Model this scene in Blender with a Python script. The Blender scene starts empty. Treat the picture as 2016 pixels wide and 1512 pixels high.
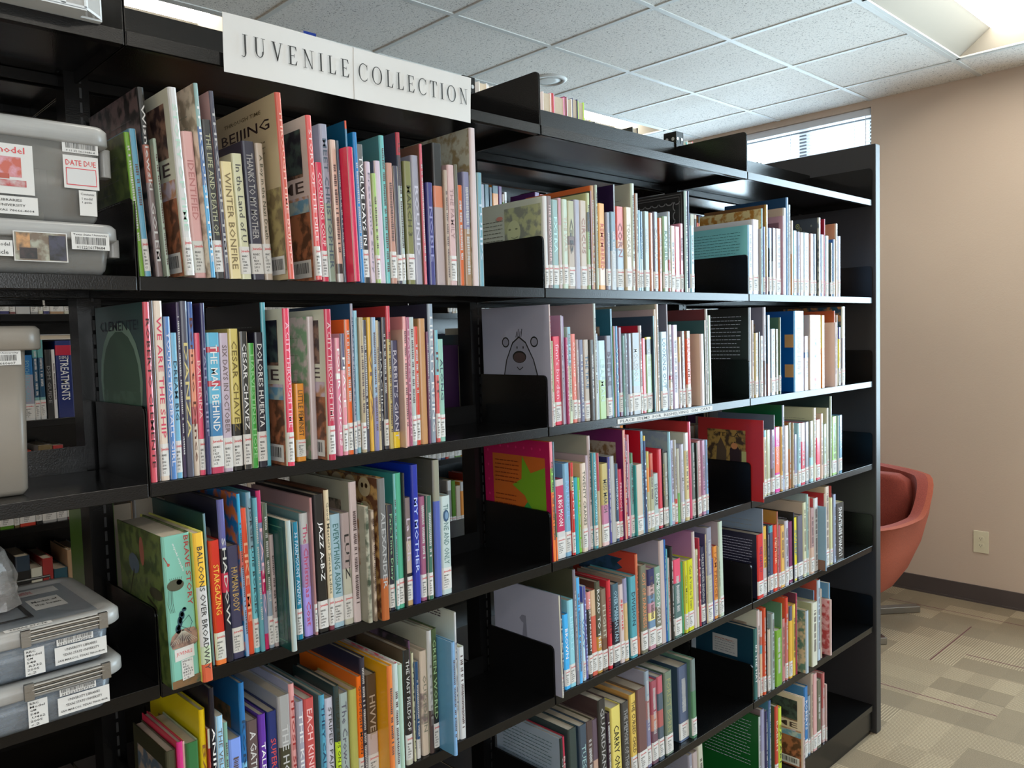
import bpy, bmesh, math, random
from mathutils import Vector, Matrix
random.seed(7)
S = bpy.context.scene
COL = S.collection
# ---------------------------------------------------------------- camera, world, exposure
cam_data = bpy.data.cameras.new('camera'); cam = bpy.data.objects.new('camera', cam_data); COL.objects.link(cam)
cam_data.sensor_width = 36.0; cam_data.lens = 28.6979; cam_data.clip_start = .02
cam.matrix_world = Matrix([[0.72086, 0.061154, -0.690377, -0.467995], [-0.692495, 0.022599, -0.721069, -1.323464], [-0.028494, 0.997873, 0.058639, 1.632458], [0.0, 0.0, 0.0, 1.0]])
S.camera = cam
S.view_settings.view_transform = 'Standard'; S.view_settings.look = 'None'
S.view_settings.gamma = 1.0; S.view_settings.use_curve_mapping = False
S.view_settings.exposure = 0.0
W = bpy.data.worlds.new('world'); S.world = W; W.use_nodes = True
W.node_tree.nodes['Background'].inputs[0].default_value = (.72, .87, 1, 1)
W.node_tree.nodes['Background'].inputs[1].default_value = 2.5
TUBE = 20.0      # lens emission of the ceiling troffers
Y_FRONT = -4.6
SKY = 95.0       # daylight power at the windows, base for the added front fill too, W
def sky_or_fill_light(name, y, z, w, h, power):
    l = bpy.data.lights.new(name, 'AREA'); l.shape = 'RECTANGLE'; l.size = w; l.size_y = h; l.energy = power; l.color = (.64, .86, 1)
    o = bpy.data.objects.new(name, l); COL.objects.link(o); o.location = (5.25, y, z)
    o.rotation_euler = (math.pi/2+.16, 0, math.pi/2)
    return o
sky_or_fill_light('daylight_or_fill', 1.8, 2.0, 2.4, 2.2, SKY*1.3)
sky_or_fill_light('daylight_or_fill', -1.9, 1.95, 2.7, 2.3, SKY*3.0)
fl = sky_or_fill_light('daylight_or_fill', 0, 0, 4.4, 1.9, SKY*1.1); fl.location = (-1.4, Y_FRONT-.45, 2.0); fl.rotation_euler = (math.pi/2+.45, 0, 0); fl.data.color = (1, .96, .9)  # unseen fill lamp added behind the camera to brighten the room
# ---------------------------------------------------------------- materials
def lin(c): return tuple((v/12.92 if v <= .04045 else ((v+.055)/1.055)**2.4) for v in c)
def hx(s):
    return tuple(v*.84 for v in lin(tuple(int(ch, 16)/15 for ch in s)))
def mat(name, col, rough=.5, metal=0, bump=0, bscale=300, coat=0, var=0, vscale=8, spec=.5):
    m = bpy.data.materials.new(name); m.use_nodes = True; nt = m.node_tree; p = nt.nodes['Principled BSDF']
    p.inputs['Base Color'].default_value = (*col, 1); p.inputs['Roughness'].default_value = rough
    p.inputs['Metallic'].default_value = metal; p.inputs['Coat Weight'].default_value = coat
    p.inputs['Specular IOR Level'].default_value = spec
    tc = nt.nodes.new('ShaderNodeTexCoord')
    if bump:
        n = nt.nodes.new('ShaderNodeTexNoise'); n.inputs['Scale'].default_value = bscale
        b = nt.nodes.new('ShaderNodeBump'); b.inputs['Strength'].default_value = bump; b.inputs['Distance'].default_value = .002
        nt.links.new(tc.outputs['Object'], n.inputs['Vector']); nt.links.new(n.outputs[0], b.inputs['Height']); nt.links.new(b.outputs[0], p.inputs['Normal'])
    if var:
        n = nt.nodes.new('ShaderNodeTexNoise'); n.inputs['Scale'].default_value = vscale; n.inputs['Detail'].default_value = 6
        mr = nt.nodes.new('ShaderNodeMapRange'); mr.inputs['To Min'].default_value = 1-var; mr.inputs['To Max'].default_value = 1+var
        mx = nt.nodes.new('ShaderNodeVectorMath'); mx.operation = 'SCALE'; mx.inputs[0].default_value = col
        nt.links.new(tc.outputs['Object'], n.inputs['Vector']); nt.links.new(n.outputs[0], mr.inputs['Value'])
        nt.links.new(mr.outputs[0], mx.inputs['Scale']); nt.links.new(mx.outputs[0], p.inputs['Base Color'])
    return m
def print_mat(name, rough, coat):
    """printed surface: colour Col, mottled with Col2 by noise where Col's alpha asks for it"""
    m = bpy.data.materials.new(name); m.use_nodes = True; nt = m.node_tree; p = nt.nodes['Principled BSDF']; L = nt.links
    a = nt.nodes.new('ShaderNodeAttribute'); a.attribute_name = 'Col'
    b = nt.nodes.new('ShaderNodeAttribute'); b.attribute_name = 'Col2'
    tc = nt.nodes.new('ShaderNodeTexCoord'); n = nt.nodes.new('ShaderNodeTexNoise'); n.inputs['Scale'].default_value = 45; n.inputs['Detail'].default_value = 5
    r = nt.nodes.new('ShaderNodeMapRange'); r.inputs['From Min'].default_value = .45; r.inputs['From Max'].default_value = .58
    mu = nt.nodes.new('ShaderNodeMath'); mu.operation = 'MULTIPLY'
    mx = nt.nodes.new('ShaderNodeMix'); mx.data_type = 'RGBA'
    L.new(tc.outputs['Object'], n.inputs['Vector']); L.new(n.outputs[0], r.inputs['Value']); L.new(r.outputs[0], mu.inputs[0]); L.new(a.outputs['Alpha'], mu.inputs[1])
    L.new(mu.outputs[0], mx.inputs['Factor']); L.new(a.outputs['Color'], mx.inputs['A']); L.new(b.outputs['Color'], mx.inputs['B'])
    L.new(mx.outputs['Result'], p.inputs['Base Color'])
    p.inputs['Roughness'].default_value = rough; p.inputs['Coat Weight'].default_value = coat; p.inputs['Coat Roughness'].default_value = .12
    return m
M = {}
M['steel'] = mat('black_steel', (.004, .004, .0042), .22, bump=.12, bscale=420, spec=.4)
M['panel'] = mat('dark_grey_panel', (.030, .029, .030), .42, bump=.08, bscale=300)
M['cover'] = print_mat('printed_cover', .3, .35)
M['ink'] = print_mat('printed_ink', .4, 0)
M['pages'] = mat('page_edges', (.50, .43, .33), .85, var=.12, vscale=60)
M['paper'] = mat('white_paper', (.66, .65, .63), .55, var=.03)
M['black'] = mat('black_ink', (.02, .02, .02), .5)
M['red'] = mat('red_ink', (.62, .05, .06), .5)
M['chrome'] = mat('bolt_metal', (.6, .6, .6), .3, 1)
M['wall'] = mat('beige_wall_paint', (.58, .455, .355), .75, bump=.25, bscale=120, var=.03, vscale=3)
M['base'] = mat('brown_vinyl_base', (.075, .058, .054), .5, var=.1)
M['bar'] = mat('ceiling_bar_white', (.66, .68, .66), .5)
M['reflector'] = mat('troffer_reflector', (.36, .34, .29), .6)
M['ivory'] = mat('ivory_plastic', (.72, .66, .47), .35)
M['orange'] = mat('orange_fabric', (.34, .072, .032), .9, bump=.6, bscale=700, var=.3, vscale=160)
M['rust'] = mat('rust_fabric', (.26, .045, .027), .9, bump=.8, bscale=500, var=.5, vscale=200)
M['brushed'] = mat('brushed_steel', (.32, .31, .29), .38, 1, bump=.1)
M['slat'] = mat('blind_slat', (.72, .74, .78), .45)
M['alu'] = mat('window_frame_metal', (.25, .26, .27), .5)
M['greybin'] = mat('frosted_grey_plastic', (.235, .205, .17), .35, bump=.05)
def emit(name, col, s):
    m = bpy.data.materials.new(name); m.use_nodes = True; p = m.node_tree.nodes['Principled BSDF']
    p.inputs['Base Color'].default_value = (.8, .8, .8, 1); p.inputs['Emission Color'].default_value = (*col, 1); p.inputs['Emission Strength'].default_value = s
    n = m.node_tree.nodes.new('ShaderNodeTexNoise'); n.inputs['Scale'].default_value = 400
    b = m.node_tree.nodes.new('ShaderNodeBump'); b.inputs['Strength'].default_value = .1
    m.node_tree.links.new(n.outputs[0], b.inputs['Height']); m.node_tree.links.new(b.outputs[0], p.inputs['Normal'])
    return m
M['lens'] = emit('lit_diffuser', (1, .93, .82), TUBE)
def clear(name, col, amount, rough):
    """thin see-through sheet: part transparent, part tinted plastic"""
    m = bpy.data.materials.new(name); m.use_nodes = True; nt = m.node_tree; p = nt.nodes['Principled BSDF']
    p.inputs['Base Color'].default_value = (*col, 1); p.inputs['Roughness'].default_value = rough
    t = nt.nodes.new('ShaderNodeBsdfTransparent'); mx = nt.nodes.new('ShaderNodeMixShader')
    n = nt.nodes.new('ShaderNodeTexNoise'); n.inputs['Scale'].default_value = 14
    r = nt.nodes.new('ShaderNodeMapRange'); r.inputs['To Min'].default_value = amount-.06; r.inputs['To Max'].default_value = amount+.06
    nt.links.new(n.outputs[0], r.inputs['Value']); nt.links.new(r.outputs[0], mx.inputs[0])
    nt.links.new(t.outputs[0], mx.inputs[1]); nt.links.new(p.outputs[0], mx.inputs[2])
    nt.links.new(mx.outputs[0], nt.nodes['Material Output'].inputs[0])
    return m
M['bin'] = clear('clear_grey_plastic', (.28, .275, .26), .52, .25)
M['bag'] = clear('crumpled_bag_film', (.50, .49, .48), .42, .2)
M['bin2'] = clear('clear_blue_plastic', (.25, .29, .34), .55, .2)
M['lid'] = clear('frosted_lid_plastic', (.44, .44, .43), .8, .3)
M['basket'] = clear('white_basket_plastic', (.75, .78, .80), .86, .35)
M['glass'] = clear('window_glass', (.8, .9, .95), .08, .03)
def ceiling_mat():
    m = bpy.data.materials.new('fissured_ceiling_tile'); m.use_nodes = True; nt = m.node_tree; p = nt.nodes['Principled BSDF']; L = nt.links
    tc = nt.nodes.new('ShaderNodeTexCoord')
    n = nt.nodes.new('ShaderNodeTexNoise'); n.inputs['Scale'].default_value = 130; n.inputs['Detail'].default_value = 3; n.inputs['Distortion'].default_value = 1.2
    n2 = nt.nodes.new('ShaderNodeTexNoise'); n2.inputs['Scale'].default_value = 2.2
    r = nt.nodes.new('ShaderNodeValToRGB'); e = r.color_ramp.elements
    e[0].position = .34; e[0].color = (.30, .29, .27, 1); e[1].position = .43; e[1].color = (.84, .82, .77, 1)
    r2 = nt.nodes.new('ShaderNodeMapRange'); r2.inputs['To Min'].default_value = .92; r2.inputs['To Max'].default_value = 1.06
    sc = nt.nodes.new('ShaderNodeVectorMath'); sc.operation = 'SCALE'
    b = nt.nodes.new('ShaderNodeBump'); b.inputs['Strength'].default_value = .4; b.inputs['Distance'].default_value = .002
    L.new(tc.outputs['Object'], n.inputs['Vector']); L.new(tc.outputs['Object'], n2.inputs['Vector']); L.new(n.outputs[0], r.inputs[0]); L.new(n2.outputs[0], r2.inputs['Value'])
    L.new(r.outputs[0], sc.inputs[0]); L.new(r2.outputs[0], sc.inputs['Scale']); L.new(sc.outputs[0], p.inputs['Base Color'])
    L.new(n.outputs[0], b.inputs['Height']); L.new(b.outputs[0], p.inputs['Normal']); p.inputs['Roughness'].default_value = .9
    return m
M['tile'] = ceiling_mat()
def carpet_mat():
    m = bpy.data.materials.new('patterned_carpet_tile'); m.use_nodes = True; nt = m.node_tree; p = nt.nodes['Principled BSDF']; L = nt.links
    N = lambda t: nt.nodes.new(t)
    def math_(op, a, b=None, c=None):
        n = N('ShaderNodeMath'); n.operation = op
        for i, v in enumerate((a, b, c)):
            if v is None: continue
            if isinstance(v, (int, float)): n.inputs[i].default_value = v
            else: L.new(v, n.inputs[i])
        return n.outputs[0]
    tc = N('ShaderNodeTexCoord'); sp = N('ShaderNodeSeparateXYZ'); L.new(tc.outputs['Object'], sp.inputs[0]); x, y = sp.outputs[0], sp.outputs[1]
    def cell(sx, sy, seed):
        cx = math_('FLOOR', math_('DIVIDE', x, sx)); cy = math_('FLOOR', math_('DIVIDE', y, sy))
        cb = N('ShaderNodeCombineXYZ'); L.new(cx, cb.inputs[0]); L.new(cy, cb.inputs[1]); cb.inputs[2].default_value = seed
        w = N('ShaderNodeTexWhiteNoise'); L.new(cb.outputs[0], w.inputs['Vector']); return w.outputs['Value']
    r1 = cell(.61, .61, 1); r2 = cell(.152, .305, 2); r3 = cell(.305, .102, 3)
    big = math_('GREATER_THAN', r1, .5)
    co = math_('ADD', math_('MULTIPLY', x, big), math_('MULTIPLY', y, math_('SUBTRACT', 1, big)))
    st = math_('MULTIPLY_ADD', math_('SINE', math_('MULTIPLY', co, 2*math.pi/.0115)), .5, .5)
    st = math_('POWER', st, 2.0)
    st = math_('MULTIPLY', st, math_('MULTIPLY', math_('GREATER_THAN', r2, .5), .42))
    blk = math_('ADD', math_('MULTIPLY_ADD', r2, .12, .22), math_('MULTIPLY', r3, .15))
    no = N('ShaderNodeTexNoise'); no.inputs['Scale'].default_value = 260; L.new(tc.outputs['Object'], no.inputs['Vector'])
    tot = math_('ADD', math_('ADD', blk, st), math_('MULTIPLY_ADD', no.outputs[0], .8, -.4))
    rp = N('ShaderNodeValToRGB'); e = rp.color_ramp.elements; e[0].position = 0; e[0].color = (.15, .108, .064, 1); e[1].position = 1.0; e[1].color = (.52, .40, .25, 1)
    el = e.new(.5); el.color = (.25, .185, .112, 1)
    L.new(tot, rp.inputs[0])
    # thin dark red yarn lines in some cells
    fx = math_('FRACT', math_('DIVIDE', x, .61)); ln = math_('LESS_THAN', math_('ABSOLUTE', math_('SUBTRACT', fx, .31)), .006)
    fy = math_('FRACT', math_('DIVIDE', y, .61)); ln2 = math_('LESS_THAN', math_('ABSOLUTE', math_('SUBTRACT', fy, .17)), .005)
    ln = math_('MULTIPLY', ln, math_('GREATER_THAN', cell(.61, .305, 5), .6)); ln2 = math_('MULTIPLY', ln2, math_('GREATER_THAN', cell(.305, .61, 6), .7))
    mx = N('ShaderNodeMix'); mx.data_type = 'RGBA'; L.new(math_('MAXIMUM', ln, ln2), mx.inputs['Factor']); L.new(rp.outputs[0], mx.inputs['A']); mx.inputs['B'].default_value = (.11, .03, .03, 1)
    L.new(mx.outputs['Result'], p.inputs['Base Color']); p.inputs['Roughness'].default_value = .95
    b = N('ShaderNodeBump'); b.inputs['Strength'].default_value = .5; b.inputs['Distance'].default_value = .004; L.new(tot, b.inputs['Height']); L.new(b.outputs[0], p.inputs['Normal'])
    return m
M['carpet'] = carpet_mat()
# ---------------------------------------------------------------- mesh helpers
class Geo:
    """collects polygons with a material and printed colours, builds ONE mesh"""
    def __init__(s): s.v = []; s.f = []; s.m = []; s.c = []; s.c2 = []; s.mats = []; s.T = None
    def mi(s, m):
        if m not in s.mats: s.mats.append(m)
        return s.mats.index(m)
    def pt(s, p):
        p = Vector(p)
        if s.T is not None: p = s.T @ p
        s.v.append(p); return len(s.v)-1
    def face(s, pts, m, c=(.5, .5, .5, 0), c2=(0, 0, 0)):
        s.f.append([s.pt(p) for p in pts]); s.m.append(s.mi(m)); s.c.append(c); s.c2.append(c2)
    def box(s, x0, x1, y0, y1, z0, z1, m, c=(.5, .5, .5, 0), c2=(0, 0, 0)):
        P = [(x0, y0, z0), (x1, y0, z0), (x1, y1, z0), (x0, y1, z0), (x0, y0, z1), (x1, y0, z1), (x1, y1, z1), (x0, y1, z1)]
        i = [s.pt(p) for p in P]
        for q in ((0, 3, 2, 1), (4, 5, 6, 7), (0, 1, 5, 4), (1, 2, 6, 5), (2, 3, 7, 6), (3, 0, 4, 7)):
            s.f.append([i[k] for k in q]); s.m.append(s.mi(m)); s.c.append(c); s.c2.append(c2)
    def mesh(s, me, m_list, T):
        """append a ready mesh through matrix T; m_list maps its material slots"""
        o = len(s.v); A = T if s.T is None else s.T @ T
        s.v += [A @ v.co for v in me.vertices]
        for p in me.polygons:
            mm, c = m_list[p.material_index]
            s.f.append([o+i for i in p.vertices]); s.m.append(s.mi(mm)); s.c.append(c); s.c2.append((0, 0, 0))
    def add(s, g):
        o = len(s.v); s.v += g.v
        for f, m, c, c2 in zip(g.f, g.m, g.c, g.c2):
            s.f.append([o+i for i in f]); s.m.append(s.mi(g.mats[m])); s.c.append(c); s.c2.append(c2)
    def build(s, name, parent=None, smooth=False, bevel=0, loc=None):
        me = bpy.data.meshes.new(name); me.from_pydata([tuple(v) for v in s.v], [], s.f)
        for m in s.mats: me.materials.append(M[m])
        me.polygons.foreach_set('material_index', s.m)
        if any(m in ('cover', 'ink') for m in s.mats):
            for nm, arr, al in (('Col', s.c, True), ('Col2', s.c2, False)):
                a = me.attributes.new(nm, 'FLOAT_COLOR', 'CORNER'); d = []
                for p, c in zip(me.polygons, arr):
                    cc = (c[0], c[1], c[2], (c[3] if len(c) > 3 else 0) if al else 1); d += list(cc)*p.loop_total
                a.data.foreach_set('color', d)
        if smooth: me.polygons.foreach_set('use_smooth', [True]*len(me.polygons))
        if bevel:
            bm = bmesh.new(); bm.from_mesh(me); bmesh.ops.remove_doubles(bm, verts=bm.verts, dist=1e-5)
            ed = [e for e in bm.edges if len(e.link_faces) == 2 and e.calc_face_angle(0) > .6]
            bmesh.ops.bevel(bm, geom=ed, offset=bevel, segments=2, affect='EDGES', profile=.5); bm.to_mesh(me); bm.free()
        me.update()
        o = bpy.data.objects.new(name, me); COL.objects.link(o)
        if parent: o.parent = parent
        if loc: o.location = loc
        return o
def thing(name, label, cat, loc=(0, 0, 0), rot=(0, 0, 0), group=None):
    o = bpy.data.objects.new(name, None); COL.objects.link(o); o.location = loc; o.rotation_euler = rot
    o.empty_display_size = .05
    o['label'] = label; o['category'] = cat
    if group: o['group'] = group
    return o
def tag(o, label, cat, group=None):
    o['label'] = label; o['category'] = cat
    if group: o['group'] = group
    return o
def struct(o): o['kind'] = 'structure'; return o
# text as flat geometry
_tc = {}
def text_mesh(s, bold=0):
    if (s, bold) in _tc: return _tc[(s, bold)]
    cu = bpy.data.curves.new('t', 'FONT'); cu.body = s; cu.resolution_u = 1; cu.offset = bold; cu.align_x = 'CENTER'; cu.align_y = 'CENTER'
    o = bpy.data.objects.new('t', cu); COL.objects.link(o)
    dg = bpy.context.evaluated_depsgraph_get(); dg.update()
    me = bpy.data.meshes.new_from_object(o.evaluated_get(dg)); bpy.data.objects.remove(o); me.materials.clear()
    xs = [v.co.x for v in me.vertices] or [0, 1]; ys = [v.co.y for v in me.vertices] or [0, 1]
    x0, x1, y0, y1 = min(xs), max(xs), min(ys), max(ys)
    for v in me.vertices: v.co.x -= (x0+x1)/2; v.co.y -= (y0+y1)/2
    _tc[(s, bold)] = (me, max(x1-x0, .01), max(y1-y0, .01)); return _tc[(s, bold)]
def put_text(g, s, org, ax, up, w, h, m='ink', c=(0, 0, 0, 0), fit='both', bold=.008):
    """text centred at org; ax reading direction, up letter-up direction; fills w x h"""
    me, tw, th = text_mesh(s, bold)
    sx, sy = w/tw, h/th
    if fit == 'keep': sx = sy = min(sx, sy)
    if fit == 'limit': sy = min(sy, sx*1.7); sx = min(sx, sy*1.25)
    ax = Vector(ax); up = Vector(up); n = ax.cross(up)
    T = Matrix((( ax.x*sx, up.x*sy, n.x, org[0]), (ax.y*sx, up.y*sy, n.y, org[1]), (ax.z*sx, up.z*sy, n.z, org[2]), (0, 0, 0, 1)))
    g.mesh(me, {0: (m, c)}, T)
def rounded(hx_, hy, r, n=5, cx=0, cy=0):
    """rounded rectangle outline, counter-clockwise"""
    out = []
    for k, (sx, sy) in enumerate(((1, 1), (-1, 1), (-1, -1), (1, -1))):
        for i in range(n+1):
            a = math.pi/2*(k+i/n); out.append((cx+sx*(hx_-r)+r*math.cos(a), cy+sy*(hy-r)+r*math.sin(a)))
    return out
def loft(g, rings, m, cap0=True, cap1=True, c=(.5, .5, .5, 0)):
    idx = [[g.pt(p) for p in r] for r in rings]; n = len(idx[0])
    def add(f): g.f.append(f); g.m.append(g.mi(m)); g.c.append(c); g.c2.append((0, 0, 0))
    for a, b in zip(idx, idx[1:]):
        for i in range(n): add([a[i], a[(i+1) % n], b[(i+1) % n], b[i]])
    if cap0: add(idx[0][::-1])
    if cap1: add(idx[-1])
def rbox(g, x0, x1, y0, y1, z0, z1, r, m, c=(.5, .5, .5, 0)):
    hx_, hy = (x1-x0)/2, (y1-y0)/2; o = rounded(hx_, hy, r, 4, (x0+x1)/2, (y0+y1)/2)
    loft(g, [[(x, y, z) for x, y in o] for z in (z0, z1)], m, c=c)
def tube(g, pts, r, m, n=8, c=(.5, .5, .5, 0)):
    pts = [Vector(p) for p in pts]; rings = []
    for i, p in enumerate(pts):
        d = (pts[min(i+1, len(pts)-1)]-pts[max(i-1, 0)]).normalized()
        a = d.orthogonal().normalized() if i == 0 else (rings_a - d*rings_a.dot(d)).normalized()
        rings_a = a; b = d.cross(a)
        rings.append([p+a*(r*math.cos(t))+b*(r*math.sin(t)) for t in [2*math.pi*k/n for k in range(n)]])
    loft(g, rings, m, c=c)
def disc(g, c0, ax, up, rx, ry, m, c, n=16, a0=0, a1=2*math.pi):
    ax = Vector(ax); up = Vector(up); c0 = Vector(c0)
    g.face([c0+ax*(rx*math.cos(a0+(a1-a0)*k/n))+up*(ry*math.sin(a0+(a1-a0)*k/n)) for k in range(n if a1-a0 > 6.2 else n+1)], m, c)
# ---------------------------------------------------------------- the room
ZC = 3.025; XW = 4.72; X0R = -4.2; Y0R = -4.6; Y1R = 5.2
GX, GY, GT = 3.1038, .8197, .6096
g = Geo(); g.box(X0R-.1, XW+.2, Y0R-.1, Y1R+.1, -.08, 0, 'carpet'); struct(g.build('floor'))
fixtures = []                       # lower corner cells of the 2x4 troffers
for ci in (-10, -5, 0):
    for ry in (GY-GT*6, GY-GT*2, GY+GT*2):
        fixtures.append((GX+GT*ci, ry))
def in_fix(x, y): return any(a-.01 < x < a+2*GT+.01 and b-.01 < y < b+GT+.01 for a, b in fixtures)
g = Geo()
xs = [X0R]+[GX+GT*i for i in range(-12, 3) if X0R < GX+GT*i < XW]+[XW]
ys = [Y0R]+[GY+GT*i for i in range(-9, 9) if Y0R < GY+GT*i < Y1R]+[Y1R]
for a, b in zip(xs, xs[1:]):
    for c, d in zip(ys, ys[1:]):
        if in_fix((a+b)/2, (c+d)/2): continue
        g.face([(a, c, ZC), (a, d, ZC), (b, d, ZC), (b, c, ZC)], 'tile')
struct(g.build('ceiling'))
g = Geo()
for x in xs[1:-1]:
    for c, d in zip(ys, ys[1:]):
        if not any(a+.1 < x < a+2*GT-.1 and b-.01 < (c+d)/2 < b+GT+.01 for a, b in fixtures): g.box(x-.012, x+.012, c+.012, d-.012, ZC-.0045, ZC+.02, 'bar')
for y in ys[1:-1]:
    # bars stop at the recessed fixtures
    for a, b in zip(xs, xs[1:]):
        g.box(a, b, y-.012, y+.012, ZC-.004, ZC+.02, 'bar')
struct(g.build('trim_1'))
g = Geo(); g.box(X0R-.2, XW+.2, Y0R-.2, Y1R+.2, ZC+.3, ZC+.34, 'tile'); struct(g.build('trim_2'))
g = Geo(); fa, fb, fz0, fz1 = -3.6, .8, 1.05, 2.95  # front wall opening made up for the added fill lamp
for q in ((X0R-.1, fa, 0, ZC+.3), (fb, XW+.1, 0, ZC+.3), (fa, fb, 0, fz0), (fa, fb, fz1, ZC+.3)): g.box(q[0], q[1], Y0R-.12, Y0R, q[2], q[3], 'wall')
struct(g.build('wall_front'))
g = Geo()
for x in (fa, fa+1.45, fa+2.9, fb-.05): g.box(x, x+.05, Y0R-.1, Y0R-.05, fz0, fz1, 'alu')
for z in (fz0, fz1-.05): g.box(fa, fb, Y0R-.099, Y0R-.051, z, z+.05, 'alu')
w = struct(g.build('window_3')); g = Geo(); g.box(fa, fb, Y0R-.078, Y0R-.072, fz0, fz1, 'glass'); g.build('pane', w)  # unseen window frame and pane, added to go with the fill lamp
for nm, b in (('wall_left', (X0R-.12, X0R, Y0R-.1, Y1R+.1)), ('wall_back', (X0R-.1, XW+.1, Y1R, Y1R+.12))):
    g = Geo(); g.box(*b, 0, ZC+.3, 'wall'); struct(g.build(nm))
# right wall with two windows
WIN = [(-3.1, -.5, .8, 2.985), (.816, 2.9, .9, 2.985)]
g = Geo(); yy = [Y0R-.1]
for a, b, z0, z1 in WIN:
    g.box(XW, XW+.16, yy[-1], a, 0, ZC+.3, 'wall'); g.box(XW, XW+.16, a, b, 0, z0, 'wall'); g.box(XW, XW+.16, a, b, z1, ZC+.3, 'wall'); yy.append(b)
g.box(XW, XW+.16, yy[-1], Y1R+.1, 0, ZC+.3, 'wall'); struct(g.build('wall_right'))
g = Geo()
g.box(XW-.010, XW, Y0R, Y1R, 0, .10, 'base'); g.box(XW-.016, XW, Y0R, Y1R, 0, .012, 'base'); struct(g.build('baseboard_right'))
g = Geo(); g.box(X0R, XW, Y1R-.01, Y1R, 0, .1, 'base'); struct(g.build('baseboard_back'))
g = Geo(); g.box(X0R, X0R+.01, Y0R, Y1R, 0, .1, 'base'); struct(g.build('baseboard_left'))
for k, (a, b, z0, z1) in enumerate(WIN):
    g = Geo(); x = XW+.12
    for y in (a, (a+.47 if k else (a+b)/2), b-.05): g.box(x-.02, x+.03, y, y+.05, z0, z1, 'alu')
    for z in (z0, z1-.05): g.box(x-.019, x+.029, a, b, z, z+.05, 'alu')
    w = struct(g.build('window_%d' % (k+1)))
    g = Geo(); g.box(x, x+.006, a+.02, b-.02, z0+.02, z1-.02, 'glass'); g.build('pane', w)
# blinds in the window by the shelving
a, b, z0, z1 = WIN[1]
t = thing('window_blind', 'white horizontal slat blind hanging in the high window beside the beige wall', 'blind', (XW+.05, (a+b)/2, z1))
g = Geo(); g.box(-.03, .03, a-(a+b)/2+.01, b-(a+b)/2-.01, -.045, -.002, 'slat'); g.build('headrail', t)
g = Geo(); z = -.07
while z > -1.2:
    p = -.2
    dx, dz = .0125*math.cos(p), .0125*math.sin(p)
    y0, y1 = a-(a+b)/2+.015, b-(a+b)/2-.015
    g.face([(-dx, y0, z-dz), (-dx, y1, z-dz), (dx, y1, z+dz), (dx, y0, z+dz)], 'slat')
    z -= .0215
g.build('slat', t)
g = Geo()
for y in (a+.12, a+.55, a+.98, a+1.5): tube(g, [(-.014, y-(a+b)/2, -.04), (-.014, y-(a+b)/2, -1.2)], .0012, 'slat', 5)
tube(g, [(-.022, a+.045-(a+b)/2, -.04), (-.022, a+.045-(a+b)/2, -.75)], .002, 'slat', 6)
g.build('cord', t)
# troffers
names = {(0, -2): 'recessed ceiling light nearest the beige wall, with sloped cream reflectors', (-5, 2): 'recessed ceiling light glowing behind the shelving above the plastic basket',
         (0, 2): 'recessed ceiling light far behind the shelving, just above the books on top'}
for (fx, fy) in fixtures:
    ci = round((fx-GX)/GT); cj = round((fy-GY)/GT)
    lab = names.get((ci, cj), 'recessed ceiling light outside the picture, row %s column %s' % ({-6: 'front', -2: 'middle', 2: 'rear'}[cj], {-10: 'left', -5: 'centre', 0: 'right'}[ci]))
    t = thing('ceiling_light', lab, 'light', (fx+GT, fy+GT/2, ZC), group='recessed ceiling lights')
    L_, H = GT-.012, GT/2-.012
    g = Geo()
    for x0, x1, y0, y1 in ((-L_, L_, -H, -H+.02), (-L_, L_, H-.02, H), (-L_, -L_+.02, -H, H), (L_-.02, L_, -H, H)): g.box(x0, x1, y0, y1, -.003, .012, 'bar')
    g.build('frame', t)
    g = Geo(); l, h = L_-.02, H-.02; u = .10; li, hi = l-.045, .115
    o = [(-l, -h, .004), (l, -h, .004), (l, h, .004), (-l, h, .004)]; i_ = [(-li, -hi, u), (li, -hi, u), (li, hi, u), (-li, hi, u)]
    for k in range(4): g.face([o[k], i_[k], i_[(k+1) % 4], o[(k+1) % 4]], 'reflector')
    for k in range(4): g.face([(q[0]*1.01, q[1]*1.01, q[2]+.03) for q in (o[k], o[(k+1) % 4], i_[(k+1) % 4], i_[k])], 'reflector')
    g.build('reflector', t)
    g = Geo(); ring = [(-li, -hi), (li, -hi), (li, hi), (-li, hi)]
    g.face([(-li, -hi, u-.002), (-li, hi, u-.002), (li, hi, u-.002), (li, -hi, u-.002)], 'lens'); g.box(-li, li, -hi, hi, u+.002, u+.02, 'reflector')
    g.build('diffuser', t)
# ceiling speaker
t = thing('ceiling_speaker', 'round white ceiling speaker grille above the shelving', 'speaker', (2.86, 1.80, ZC))
g = Geo(); n = 32
prof = [(.078, -.002), (.080, -.010), (.098, -.009), (.106, -.001)]
loft(g, [[(r*math.cos(2*math.pi*k/n), r*math.sin(2*math.pi*k/n), z) for k in range(n)] for r, z in prof], 'bar', False, False); g.build('rim', t, True)
g = Geo(); loft(g, [[(r*math.cos(2*math.pi*k/n), r*math.sin(2*math.pi*k/n), z) for k in range(n)] for r, z in ((.079, -.003), (.04, -.006), (.005, -.007))], 'bar'); g.build('grille', t, True)
# outlet
t = thing('wall_outlet', 'ivory electrical outlet plate low on the beige wall', 'outlet', (XW, .19, .36))
g = Geo(); g.box(-.005, 0, -.040, .040, -.064, .064, 'ivory'); g.build('cover_plate', t, bevel=.0015)
for s in (-1, 1):
    g = Geo(); o_ = rounded(.017, .014, .009, 4)
    loft(g, [[(x, yy_, zz+s*.020) for yy_, zz in o_] for x in (-.005, -.0065)], 'ivory')
    g.box(-.0068, -.006, -.007, -.005, s*.02-.003, s*.02+.006, 'black'); g.box(-.0068, -.006, .005, .007, s*.02-.003, s*.02+.006, 'black'); g.box(-.0068, -.006, -.002, .002, s*.02-.009, s*.02-.006, 'black')
    g.build('receptacle', t)
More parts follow.
